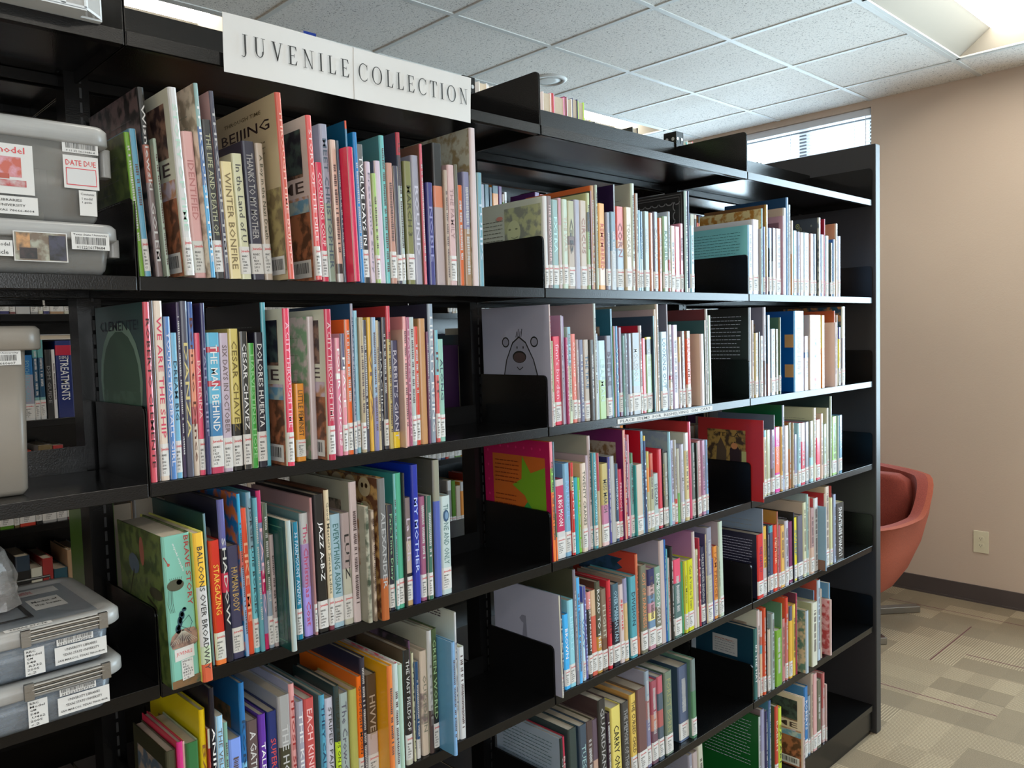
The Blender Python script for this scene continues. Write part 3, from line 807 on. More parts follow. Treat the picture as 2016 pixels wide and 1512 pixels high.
9848 208 218 157 4 -21 9de -;3|!LIBERTY:bef
10001 89 291 233 2 -21 889 443#shade;0|
10118 137 268 180 2 -21 5bf -;0|
10298 119 197 142 6 -21 cef -;5|!WAY:48c
10417 112 238 170 8 -21 66a -;0|THE JUMBIES:bcf
10548 141 221 159 6 -21 e99:.2,333 -;1|!PROJECT MULBERRY:fff
10725 204 220 158 8 -21 db9:.3,d65 -;1|
10926 191 238 171 8 -21 554:.6,c94 532;3|!ROAD TO THE:eee
11137 223 214 154 8 -21 876:.6,754 -;3|!FLIGHT:ccb
11323 140 233 168 4 -21 d34 -;3|!LIGHTNING:333
11588 279 217 157 6 -21 467:.45,223 233;3|!OVER MANHATTAN:acd
11824 184 210 151 6 -21 dcc -;1|!sprout:d33
12003 167 222 160 6 -21 99b:.3,db8 987;3|
12300 275 221 159 4 -21 5ab -;1|!DIVISION:245
12552 100 275 227 8 -21 e86 b43#texan;0|
12739 266 242 175 2 -21 776 -;3|!OUT OF DARKNESS:e96
13109 306 223 160 4 -21 336:.2,caa:.12,79b:.1,c9a:.12,fe9:.1,79b:.12,c9a -;3|
13398 266 223 161 4 -21 8a9:.5,776 -;3|!BAMBOO PEOPLE:eee
13649 228 291 229 6 -21 cbb 99a#shade;0|
13798 60 290 229 6 -21 37c 37c;4|
13853 44 263 190 4 -21 7cd -;4|
13940 122 235 169 6 -21 cbb -;4|!DUCK SOUP:b76
14060 109 265 191 2 -21 333 -;4|
14293 350 225 162 2 -21 e57:.3,577 -;1|
14618 102 209 151 8 -21 4a7 -;4|
14743 139 210 151 4 -21 dd2 -;5|Cats Meow:774
14996 282 209 151 6 -21 dd2 -;1|!Cats A Visit to Town:774
15208 136 286 220 6 -21 dcc a79#shade;0|
15347 134 231 220 6 -21 ddb ba8;4|
15448 61 263 189 4 -21 c45 -;4|!LITTLE:fdd
15630 216 233 168 6 -21 335 336;1|!TALES NEVER ENDING:bbb
15768 52 268 210 2 -21 cb9 446;4|
15942 288 285 200 2 -21 99a:.5,bba 889;1|
16116 51 189 136 2 -21 66a -;4|
16315 212 221 170 6 -21 e94 a33;1|!I AM PRINCE:a52
16462 75 218 157 2 -21 bb9 aa9;5|
16612 217 291 220 4 -21 cdc a99#birdh;1|
@2 5
9411 106 212 231 4 -25 233 9ab#texlines;0|CHARMED:bbb
9518 99 211 200 8 -25 c35 -;4|BEAUTY:ecc
9787 300 224 161 2 -25 344 344;2|
10170 276 219 158 2 -25 456 345;2|TUESDAY:acc
10440 257 219 158 4 -25 544:.6,866 443;2|
10683 222 213 153 8 -25 656:.5,ca9 544;2|
10945 294 258 186 4 -25 333 433;2|GUARDIAN OF:bbb
11211 149 212 153 6 -25 323 222;2|
11530 398 218 157 8 -25 ed7 cb6;2|!CARRY ON:222
11881 296 219 158 4 -25 444 333;2|THE MEMORY OF THINGS:aaa
12263 251 227 164 8 -25 ec6 c95;3|THE CURSED CHILD:543
12588 391 233 168 4 -25 755 654;3|
12887 198 271 195 6 -25 9ab:.3,a77:.2,88a 99a;3|
13169 273 235 169 6 -25 a56:.4,c87:.2,756 a34;3|
13435 249 240 173 4 -25 c67:.2,567:.2,b66:.2,567 667;3|
13840 348 240 173 6 -25 787 565;3|FOREST BORN:aa7
14759 469 225 162 20 -25 568 345;3|
15112 229 236 170 8 -25 788:.4,586 576;3|
@2 6
13354 426 261 188 6 -60 cba 998;2|
14999 195 279 200 8 -60 99a 889;2|
15229 257 278 200 8 -60 baa 988;2|
15495 267 291 220 6 -60 ccb bba;0|
@3 1
18533 254 214 227 8 10 adf 7bb#texlines;1|
18853 379 233 227 8 10 dde ccc;1|
19077 61 206 149 2 10 bbb -;4|
19222 72 271 229 6 10 9de cb8~a73;4|
19326 129 214 154 4 10 46b -;5|
19552 165 286 227 8 10 a83:.8,733 753;4|
19732 187 213 153 6 10 9be:.3,456 -;5|
20012 225 215 155 8 10 667:.5,bcd -;5|
20304 351 215 155 8 10 baa -;1|
20504 40 258 210 2 10 dcd a89#window;0|
20652 175 285 220 4 10 ccc ba9;4|
20803 120 320 233 2 10 8be 246;4|
21052 132 299 190 8 10 cde -;4|
21193 143 248 179 6 10 cba:.45,b73 -;4|
21391 244 216 156 6 10 9de -;5|
21584 134 213 154 2 10 bcf -;5|
21871 254 213 153 6 10 dcc -;5|
22241 378 214 154 8 10 bde -;1|
22561 255 213 153 4 10 c98~caa -;5|
22887 202 215 155 8 10 579 -;5|
23088 192 272 220 2 10 998~444 333#dots;0|
23358 237 215 155 4 10 9be -;5|
23523 85 271 200 4 10 a24 923;4|
23682 223 213 153 2 10 bde -;5|
24108 153 191 138 6 10 443 -;5|
24265 153 204 147 4 10 36a -;5|
24430 170 261 210 2 10 cba b86;4|
24693 205 218 157 4 10 cdf -;5|
@3 2
18462 121 284 227 8 6 bcd 222#texlines;1|
18585 116 244 176 6 6 dcc 333;5|
18744 194 204 147 2 6 cb8 -;5|
18944 113 207 149 4 6 224 -;4|
19094 178 194 140 4 6 bbb -;5|
19262 150 285 230 2 6 ccd:.6,766 778;4|
19533 204 260 200 4 6 345:.6,866 -;0|
19784 290 215 155 2 6 9ab -;1|
20105 180 214 154 6 6 776 -;5|
20256 115 252 200 2 6 564 465;5|
21548 665 273 197 2 6 8cf 048#filebox;0|
22157 299 187 134 6 6 cbb:.3,57a:.1,dcc -;4|
22729 838 259 140 2 6 edc 4a5#grid;0|
23409 254 258 190 6 6 eb4:.45,e83 e94;0|
24075 110 232 200 -10 6 dcc cbb#page;0|
24275 88 274 210 4 6 c64 a53;4|
24482 59 259 220 4 6 dcc aa9;4|
24795 181 214 154 8 6 55a:.2,ed5:.5,ccc -;5|
25018 258 289 231 4 6 ccb:.4,889 245~a74;1|
@3 3
18344 41 257 235 -40 4 c34:.6,b33 922#pic;1|
19209 183 215 155 2 4 39b:.1,ddb -;5|
19497 235 213 153 6 4 bb9 -;1|
19720 203 212 153 2 4 a9b:.6,877 -;5|
19845 40 259 210 4 4 bcd 567;4|
20119 319 216 155 8 4 e3a:.3,f74:.4,e3a -;1|!Shower:fcc
20346 126 215 155 4 4 eb5 -;5|
20467 109 286 230 4 4 cdf 153;4|
20702 256 215 154 6 4 dcc -;1|
20981 173 223 160 8 4 998:.4,b74 -;4|
21106 69 221 159 2 4 cb9 -;5|
21368 183 179 129 8 4 99b -;5|
21568 209 215 155 4 4 ade -;5|
21821 291 214 154 4 4 dcc:.3,d35 -;1|
22150 247 214 154 6 4 99a -;5|
22535 245 214 154 8 4 998:.6,ade -;5|
22742 162 258 210 6 4 ddc bb9;4|
23038 287 214 154 8 4 edd:.3,e46 -;1|
23280 188 233 190 6 4 dba -;4|
23482 209 194 140 4 4 bcb -;5|
23787 168 249 210 8 4 ddc bb9#happy;1|
23933 115 291 233 2 4 cdc 233;4|
24323 376 214 154 8 4 ad7 -;1|
24541 51 215 155 2 4 cde -;5|
24792 240 215 155 6 4 48a -;5|LAURA:bde
@3 4
18864 360 209 151 2 -8 d33 223#texlines;3|!THE HATE U:426
19068 40 287 230 4 -8 ccd 789;4|
19211 238 227 163 6 -8 eb4:.6,cbb ba9;1|
19367 65 229 165 2 -8 346 333;7|
19596 237 223 161 4 -8 5ab:.1,457 -;1|
19831 225 221 159 2 -8 e43 -;5|!MEMOIR:fca
19982 69 263 220 2 -8 b76 a73;4|
20143 159 214 154 4 -8 b56 -;5|
20353 252 210 152 4 -8 eb6 -;1|
20604 243 221 159 2 -8 ccd 888;1|
20979 254 211 152 8 -8 836 -;1|
21131 40 240 200 4 -8 346 222#texlines;0|
21306 220 219 158 8 -8 ed3 -;5|!SWEEP:48a
21656 368 220 158 8 -8 667 -;1|
21957 225 261 210 6 -8 ddb ba9;1|
22138 128 287 210 4 -8 acc 9aa;5|
22257 102 276 200 4 -8 cba -;4|
22443 262 233 168 2 -8 b99:.6,dba -;1|
22848 300 262 150 8 -8 ddd b44;0|
23022 40 231 190 -20 -8 9bd 79a#bird;0|
23496 79 268 200 6 -8 cba a33;4|
23686 294 291 220 6 -8 dcb ba8#pagelines;1|
23929 184 246 180 2 -8 dda -;5|
24045 40 287 200 8 -8 c55 a44;4|
24253 186 254 200 4 -8 abd 445;4|
24717 654 214 154 6 -8 333 dda;2|LUDWIG BEMELMANS:eee
@3 5
18564 205 232 220 6 4 266 134#note;0|IN THE HAT:eee
18786 149 286 227 8 4 dcc bba;4|
18924 120 279 200 6 4 dcc:.3,c76:.1,7bc:.1,eca -;5|
19069 161 287 190 2 4 d53 c42;5|
19238 51 276 199 4 4 222 -;4|
19411 189 206 148 6 4 cba -;5|
19607 194 255 200 2 4 abb 9aa;0|
19983 380 190 140 2 4 7a3 -;0|
20252 54 272 210 6 4 9b8 575;4|
20424 190 214 154 8 4 c88 966;4|
20616 186 283 200 6 4 d43:.3,c77 d53;1|
20818 210 249 179 2 4 557:.2,eb4 -;5|
21081 196 248 178 4 4 ec5 -;4|
21219 72 284 180 2 4 b46 534;4|
21557 183 219 200 -20 4 bcd ba8~576;4|
22313 389 227 140 -10 4 ddc 997;0|
22531 40 262 188 4 4 9be:.5,7ab 456;4|
22575 40 249 180 8 4 9be 163;4|
22887 225 291 180 2 4 bcd b54;0|
23104 113 253 182 4 4 cba -;4|
23581 127 205 180 -10 4 dbb c99~a44;4|
23710 123 261 180 2 4 69b 58a;4|
@3 6
18755 91 255 229 6 2 cdd 152#texlines;0|
18906 203 275 198 4 2 99b:.5,aab 655;1|
19198 153 259 187 6 2 336 99a;4|
19346 135 290 200 2 2 57a 478;4|
19790 202 257 185 2 2 c43 553;1|!RABBIT:eca
20007 223 244 176 2 2 cd4 bb2;0|!SAFARI:453
21082 123 252 230 -30 2 dcc cba#city2;0|
21904 255 254 183 4 2 27b:.75,ddd 368;3|ROBERTS:eee
22175 169 211 152 6 2 9ab -;5|
22319 112 288 200 2 2 cba -;5|
22554 273 281 200 2 2 daa -;1|
22847 307 249 179 2 2 665 -;1|
23324 199 257 185 8 2 b66:.5,caa -;5|
23483 111 211 152 4 2 caa -;5|
"""
# ---------------------------------------------------------------- books
NAMES = {'black': (25, 25, 25), 'dark grey': (75, 75, 75), 'grey': (140, 140, 145), 'pale grey': (185, 185, 190), 'white': (220, 218, 215), 'cream': (228, 212, 180), 'tan': (190, 165, 125),
 'brown': (115, 85, 60), 'dark brown': (75, 55, 45), 'red': (205, 50, 50), 'dark red': (160, 35, 45), 'coral': (230, 115, 100), 'pink': (230, 160, 170), 'magenta': (215, 35, 100), 'maroon': (115, 50, 75),
 'orange': (235, 120, 40), 'gold': (225, 170, 65), 'yellow': (235, 215, 60), 'pale yellow': (225, 215, 130), 'lime green': (165, 205, 90), 'green': (75, 155, 75), 'dark green': (50, 90, 60), 'olive': (135, 135, 85),
 'teal': (100, 175, 175), 'dark teal': (50, 110, 120), 'turquoise': (35, 170, 190), 'light blue': (140, 190, 225), 'blue': (60, 120, 190), 'dark blue': (30, 55, 140), 'navy': (40, 45, 85), 'slate blue': (105, 120, 155), 'purple': (95, 60, 140), 'mauve': (165, 120, 155), 'lavender': (185, 165, 205), 'mint': (155, 205, 180)}
def cname(h):
    r = [int(c, 16)*17 for c in h]
    return min(NAMES, key=lambda k: sum((a-b)**2 for a, b in zip(NAMES[k], r)))
def bright(c, k=1.45): return tuple(min(.82, v*k) for v in c)
def section(t, D, hard):
    """outline of spine and boards in plan, from left board's tail round the spine to the right one"""
    r = min(.004, t*.35); h = t/2
    return [(-h, D), (-h, D*.5), (-h, r), (-h+r*.35, r*.35), (-h+r, 0), (h-r, 0), (h-r*.35, r*.35), (h, r), (h, D*.5), (h, D)]
LETTERS = ['BF', 'GV', 'HD', 'PQ', 'PS', 'PZ', 'PZ', 'QL']
_lab = {}
def label_mesh(v):
    if v in _lab: return _lab[v]
    rnd = random.Random(v); g = Geo(); L = LETTERS[v % 8]
    rows = ['RRHEC', L, str(rnd.randint(7, 8999)), '.%s%d' % (rnd.choice('ABCDGHKLMNRSW'), rnd.randint(12, 998)), str(rnd.randint(1990, 2018)), 'c.2']
    z = .66
    for k, s in enumerate(rows):
        me, w, h = text_mesh(s, .02); sx = .125*len(s)/w; sz = .070/h
        T = Matrix(((sx, 0, 0, -.42+w*sx/2), (0, 0, 1, 0), (0, sz, 0, z), (0, 0, 0, 1))); z -= .108
        g.mesh(me, {0: ('black', (0, 0, 0, 0))}, T)
    g2 = Geo(); me, w, h = text_mesh('Juvenile', .02)
    g2.mesh(me, {0: ('red', (0, 0, 0, 0))}, Matrix(((.92/w, 0, 0, .0), (0, 0, 1, 0), (0, .12/h, 0, .84), (0, 0, 0, 1))))
    _lab[v] = (g, g2); return _lab[v]
def stripe_lines(g, x, y0, y1, zs, c, th=.0016):
    for z, a, b in zs: g.face([(x, y0+(y1-y0)*a, z), (x, y0+(y1-y0)*b, z), (x, y0+(y1-y0)*b, z+th), (x, y0+(y1-y0)*a, z+th)], 'ink', (*hx(c), 0))
class Art:
    """prints on the left-hand cover: u 0 at the tail edge, 1 at the spine; v 0..1 up"""
    def __init__(s, g, t, D, H): s.g, s.x, s.D, s.H, s.k = g, -t/2-.0003, D, H, 0
    def P(s, u, v): return (s.x-.00004*s.k, s.D*(1-u), s.H*v)
    def poly(s, c, pts, mot=None):
        s.k += 1; col = (*hx(c), 1 if mot else 0); s.g.face([s.P(u, v) for u, v in pts], 'ink', col, (*hx(mot), 0) if mot else (0, 0, 0))
    def rect(s, c, a, b, c1, d, mot=None): s.poly(c, [(a, b), (c1, b), (c1, d), (a, d)], mot)
    def oval(s, c, u, v, ru, rv, n=18, a0=0, a1=360):
        s.poly(c, [(u+ru*math.cos(math.radians(a0+(a1-a0)*k/n)), v+rv*math.sin(math.radians(a0+(a1-a0)*k/n))) for k in range(n+(a1-a0 < 360))])
    def line(s, c, pts, w=.012):
        s.k += 1
        for (a, b), (c2, d) in zip(pts, pts[1:]):
            L = math.hypot(c2-a, d-b) or 1; nx, ny = -(d-b)/L*w/2, (c2-a)/L*w/2
            s.g.face([s.P(a+nx, b+ny), s.P(a-nx, b-ny), s.P(c2-nx, d-ny), s.P(c2+nx, d+ny)], 'ink', (*hx(c), 0))
    def text(s, t, u, v, w, h, c, fit='both'):
        s.k += 1; put_text(s.g, t, s.P(u, v), (0, -1, 0), (0, 0, 1), w*s.D, h*s.H, 'ink', (*hx(c), 0), fit)
    def lines(s, c, u0, u1, v0, v1, n, seed=1, th=.008):
        r = random.Random(seed)
        for k in range(n):
            v = v1-(v1-v0)*k/max(1, n-1); e = u1-(.25*r.random() if k % 4 == 3 else .03*r.random())*(u1-u0); u = u0
            while u < e:
                w = r.uniform(.02, .07); s.rect(c, u, v, min(u+w, e), v+th); u += w+.012
    def barcode(s, u, v, w, h, vertical=False):
        s.rect('eee', u, v, u+w, v+h); r = random.Random(5); a = .08
        while a < .9:
            b = a+r.choice((.015, .03)); s.rect('222', u+a*w, v+.25*h, u+b*w, v+.85*h) if not vertical else s.rect('222', u+.2*w, v+a*h, u+.8*w, v+b*h); a = b+r.choice((.02, .035))
def art(key, A):
    if key in ('city1', 'city2'):
        A.rect('b75', .0, .0, .96, .42, '643'); A.rect('dcd', .0, .42, .96, .52, 'c97'); A.rect('976', .42, .64, .90, .93, '433'); A.text('ME', .72, .58, .36, .07, '544'); A.barcode(.55, .02, .38, .11)
        if key == 'city2': A.rect('455', .30, .66, .90, .93, '223'); A.rect('7ac', .0, .42, .96, .5, 'bcc')
    elif key == 'beijing':
        A.text('THROUGH TIME', .45, .93, .62, .022, '653'); A.text('BEIJING', .48, .845, .80, .075, '322'); A.lines('875', .4, .8, .70, .76, 3)
        A.rect('c94', .3, .12, .6, .42, '653'); A.rect('875', .55, .05, .98, .5, 'ba7'); A.barcode(.72, .03, .24, .1)
    elif key == 'clem':
        A.oval('8a9', .5, .56, .43, .34); A.oval('465', .5, .55, .38, .30); A.rect('465', .12, 0, .88, .5, '576'); A.text('CLEMENTE!', .5, .88, .8, .06, '123'); A.lines('a66', .25, .75, .35, .38, 2)
    elif key == 'brave':
        A.oval('a65', .55, .85, .05, .10); A.oval('567', .35, .74, .12, .07); A.line('332', [(.35, .7), (.2, .5), (.35, .3), (.3, .1)], .02); A.line('332', [(.6, .55), (.8, .5), (.7, .3)], .02); A.oval('443', .8, .6, .14, .04)
    elif key == 'rainbow':
        for k, c in enumerate(('d33', 'e83', 'dd3', '3a5', '349')): A.line(c, [(.1, .95-.05*k), (.45, .75-.05*k), (.75, .45-.05*k), (.92, .2-.05*k)], .05)
    elif key == 'ereader':
        A.line('587', [(.1, .06), (.1, .94), (.92, .94), (.92, .06), (.1, .06)], .008); A.line('365', [(.16, .1), (.16, .9), (.86, .9), (.86, .1), (.16, .1)], .006); A.barcode(.3, .38, .26, .22, True)
    elif key == 'skulls':
        for u in range(4):
            for v in range(5):
                A.oval('ba8', .15+.22*u, .25+.17*v, .09, .07); A.oval('321', .12+.22*u, .26+.17*v, .02, .018); A.oval('321', .18+.22*u, .26+.17*v, .02, .018)
    elif key == 'barc': A.barcode(.45, .5, .28, .28, True)
    elif key == 'qr': A.lines('655', .55, .8, .93, .97, 3, th=.01)
    elif key == 'face':
        A.rect('cc9', .42, .45, .96, .93, '998'); A.oval('dda', .56, .66, .1, .13); A.oval('886', .50, .69, .02, .01); A.oval('886', .6, .69, .02, .01); A.line('997', [(.52, .6), (.57, .585), (.62, .6)], .01)
        A.lines('776', .05, .4, .45, .8, 9); A.lines('776', .5, .9, .36, .42, 2); A.oval('e98', .36, .83, .05, .025)
    elif key == 'lace':
        for k in range(9): A.oval('888', .04+.105*k, .905, .05, .03, 10, 180, 360); A.oval('222', .04+.105*k, .908, .04, .022, 10, 180, 360)
        A.line('777', [(0, .95), (.92, .95), (.92, 0)], .006); A.line('777', [(0, .975), (.95, .975), (.95, 0)], .006)
        for k in range(10): A.oval('888', .86, .86-.095*k, .035, .045, 10, 90, 270); A.oval('222', .866, .86-.095*k, .027, .036, 10, 90, 270)
    elif key == 'bear':
        # plain generic animal face in the same place and greys
        A.poly('222', [(.28, .3), (.36, .55), (.46, .70), (.56, .75), (.66, .70), (.77, .55), (.87, .3)]); A.poly('99a', [(.295, .3), (.375, .55), (.47, .69), (.56, .735), (.65, .69), (.755, .55), (.85, .3)])
        for u in (.36, .78): A.oval('222', u, .70, .055, .045); A.oval('99a', u, .70, .042, .033)
        A.oval('222', .56, .575, .10, .052); A.oval('544', .56, .57, .088, .042); A.oval('222', .53, .655, .008, .012); A.oval('222', .62, .655, .008, .012)
        A.line('222', [(.52, .49), (.56, .465), (.61, .49)], .008)
        for k in range(4): A.line('222', [(.52+.025*k, .74), (.535+.025*k, .79+.02*(k % 2))], .007)
    elif key == 'star':
        A.rect('b15', 0, 0, 1, 1); A.rect('c62', .14, 0, .93, .86)
        for k in range(7): A.oval('d37', .07, .1+.13*k, .012, .012); A.oval('d37', .15+.12*k, .93, .012, .012)
        A.poly('7a2', [(.93, .45), (.93, .78), (.72, .72), (.60, .86), (.58, .66), (.44, .60), (.62, .52), (.70, .42), (.93, .35)]); A.poly('394', [(.93, .0), (.93, .40), (.72, .42), (.66, .47), (.58, .40), (.40, .38), (.5, .24), (.44, .1), (.5, 0)])
        A.oval('c24', .86, .30, .07, .05); A.lines('831', .18, .55, .62, .8, 6); A.lines('831', .18, .5, .3, .5, 6)
    elif key == 'boats':
        A.rect('abb', 0, .80, .98, 1, '9ab'); A.rect('678', 0, .55, .98, .8, 'aab')
        for k in range(9): A.rect('a44', .05+.1*k, .50, .13+.1*k, .56); A.line('544', [(.09+.1*k, .56), (.09+.1*k, .60)], .01)
    elif key == 'darkb': A.poly('543', [(.0, .0), (.75, .0), (.5, .42), (.3, .5), (0, .5)], '766'); A.poly('222', [(.0, .86), (.12, .88), (.1, .82)])
    elif key == 'duck': A.poly('889', [(.44, .50), (.46, .62), (.43, .63), (.40, .66), (.44, .70), (.50, .70), (.51, .5), (.5, .3), (.45, .3)])
    elif key == 'texan': A.poly('357', [(.1, .75), (.75, .72), (.7, .8), (.8, .84), (.72, .88), (.8, .93), (.15, .95)], '245')
    elif key == 'birdh':
        A.poly('566', [(.25, .45), (.25, .85), (.42, .95), (.62, .78), (.62, .45)]); A.poly('785', [(.2, .82), (.42, .98), (.66, .78), (.62, .74), (.42, .93), (.24, .80)]); A.rect('b95', .62, .45, .7, .6)
    elif key == 'texlines': A.lines('dde' if A.dark else '366', .12, .88, .35, .9, 14, 3, .006)
    elif key == 'window': A.rect('867', .08, .1, .93, .92); A.rect('b85', .2, .1, .82, .82); A.rect('c99', .3, .1, .72, .72)
    elif key == 'dots':
        r = random.Random(2)
        for k in range(60): u, v, q = r.uniform(.06, .92), r.uniform(.05, .95), r.uniform(.012, .045); A.oval(r.choice(('998', 'aa6', '887')), u, v, q, q); A.oval('444', u, v, q*.6, q*.6); A.oval('bb9', u, v, q*.3, q*.3)
    elif key == 'filebox':
        for v in (.18, .55): A.rect('c96', .82, v, .98, v+.16)
    elif key == 'grid': A.rect('dcb', .78, 0, 1, 1); A.rect('586', .0, .08, .70, .88)
    elif key == 'page': A.rect('877', .15, .12, .75, .14); A.text('TMG', .3, .06, .25, .035, '988'); A.lines('ecc', .1, .9, .2, .9, 20, 3, .003)
    elif key == 'pic': A.rect('a84', .15, .38, .74, .86, '432'); A.poly('543', [(.28, .4), (.30, .65), (.36, .76), (.45, .60), (.44, .4)]); A.poly('322', [(.5, .4), (.5, .62), (.58, .72), (.66, .6), (.66, .4)]); A.oval('c85', .57, .66, .05, .04); A.rect('bb7', .68, .42, .75, .6); A.text('STELLA', .45, .80, .4, .05, '321')
    elif key == 'happy': A.rect('9a9', .05, .5, .6, .97); A.text('HAPPY', .28, .72, .4, .08, '233'); A.oval('cc5', .40, .88, .045, .045); A.line('445', [(.40, .84), (.45, .74)], .006); A.oval('445', .46, .7, .03, .03)
    elif key == 'bird': A.oval('654', .28, .55, .2, .30); A.oval('976', .42, .48, .22, .24); A.rect('865', .05, 0, .98, .16)
    elif key == 'pagelines': A.line('765', [(.1, .9), (.9, .9), (.9, .75), (.1, .75)], .008); A.line('765', [(.3, .9), (.3, .75), (.6, .75), (.6, .9)], .008)
    elif key == 'note': A.rect('bbb', .30, .54, .72, .80); A.lines('a65', .34, .66, .74, .75, 2, 3, .006); A.lines('667', .34, .68, .58, .72, 5, 4, .006)
def auto_art(A, seed):
    r = random.Random(seed)
    if r.random() < .5: A.lines('998' if not A.dark else '777', .15, .85, .45+.1*r.random(), .85, r.randint(5, 10), seed, .005)
    else:
        a, b = r.uniform(.1, .2), r.uniform(.3, .5); A.rect(r.choice(('766', '987', '567', '864')), a, b, 1-a, b+.4, r.choice(('ba9', '443', 'a98')))
def spine_art_brave(g, t, H):
    P = lambda u, v, k=1: (-t/2+t*u, -.0004-.00005*k, H*v)
    def oval(c, u, v, ru, rv, n=18): g.face([P(u+ru*math.cos(2*math.pi*i/n), v+rv*math.sin(2*math.pi*i/n)) for i in range(n)], 'ink', (*hx(c), 0))
    def line(c, pts, w=.02):
        for (a, b), (c2, d) in zip(pts, pts[1:]):
            dx, dz = (c2-a)*t, (d-b)*H; L = math.hypot(dx, dz) or 1; nx, nz = -dz/L*w*t/2, dx/L*w*t/2; p, q = P(a, b, 2), P(c2, d, 2)
            g.face([(p[0]+nx, p[1], p[2]+nz), (p[0]-nx, p[1], p[2]-nz), (q[0]-nx, q[1], q[2]-nz), (q[0]+nx, q[1], q[2]+nz)], 'ink', (*hx(c), 0))
    put_text(g, 'BRAVE STORY', P(.84, .755), (0, 0, -1), (1, 0, 0), H*.46, t*.17, 'ink', (*hx('b44'), 0))
    put_text(g, 'miyuki miyabe', P(.52, .85), (.28, 0, -.96), (.96, 0, .28), H*.2, t*.09, 'ink', (*hx('eee'), 0))
    oval('554', .36, .675, .30, .038); oval('765', .50, .69, .10, .018); oval('dcb', .55, .70, .03, .010)
    for k in range(7): line('332', [(.2+.06*k, .70), (.17+.07*k, .725)], .012)
    for k in range(4): line('332', [(.12+.04*k, .65), (.05+.06*k, .56), (.12+.05*k, .50)], .012)
    line('a44', [(.02, .87), (.10, .84), (.15, .82)], .03); oval('b54', .17, .815, .05, .01)
    for u, v, a, b in ((.50, .47, .10, .03), (.42, .43, .09, .035), (.34, .385, .10, .03), (.60, .505, .08, .014)): oval('245', u, v, a, b); oval('469', u+.01, v+.006, a*.6, b*.5)
    line('234', [(.5, .42), (.75, .46), (.85, .41), (.72, .36)], .015); line('234', [(.44, .40), (.62, .38), (.8, .34)], .015)
    g.face([P(.02, .30), P(.10, .345), P(.3, .375), P(.6, .38), P(.9, .375), P(1, .35), P(1, .28), P(.9, .26), P(.1, .26)], 'ink', (*hx('a87'), 1), (*hx('544'), 0))
    for k in range(12): line('ccb', [(.5, .375), (.05+.085*k, .29)], .012)
    g.face([P(.0, 0), P(1, 0), P(1, .06), P(0, .05)], 'ink', (*hx('864'), 1), (*hx('454'), 0))
    g.face([P(.15, .175, 6), P(.84, .185, 6), P(.84, .265, 6), P(.15, .255, 6)], 'paper'); put_text(g, 'JUVENILE', P(.49, .22, 8), (1, 0, .03), (0, 0, 1), t*.56, H*.028, 'red')
    g.face([P(.36, .04, 5), P(.78, .05, 5), P(.78, .18, 5), P(.36, .175, 5)], 'paper')
    for k, s in enumerate(('RRHEC', 'PL', '856', '.I856', 'B8713', '2007', 'c.2')): put_text(g, s, P(.40+.034*len(s), .166-.0185*k, 8), (1, 0, .02), (0, 0, 1), t*.068*len(s), H*.0125, 'black')
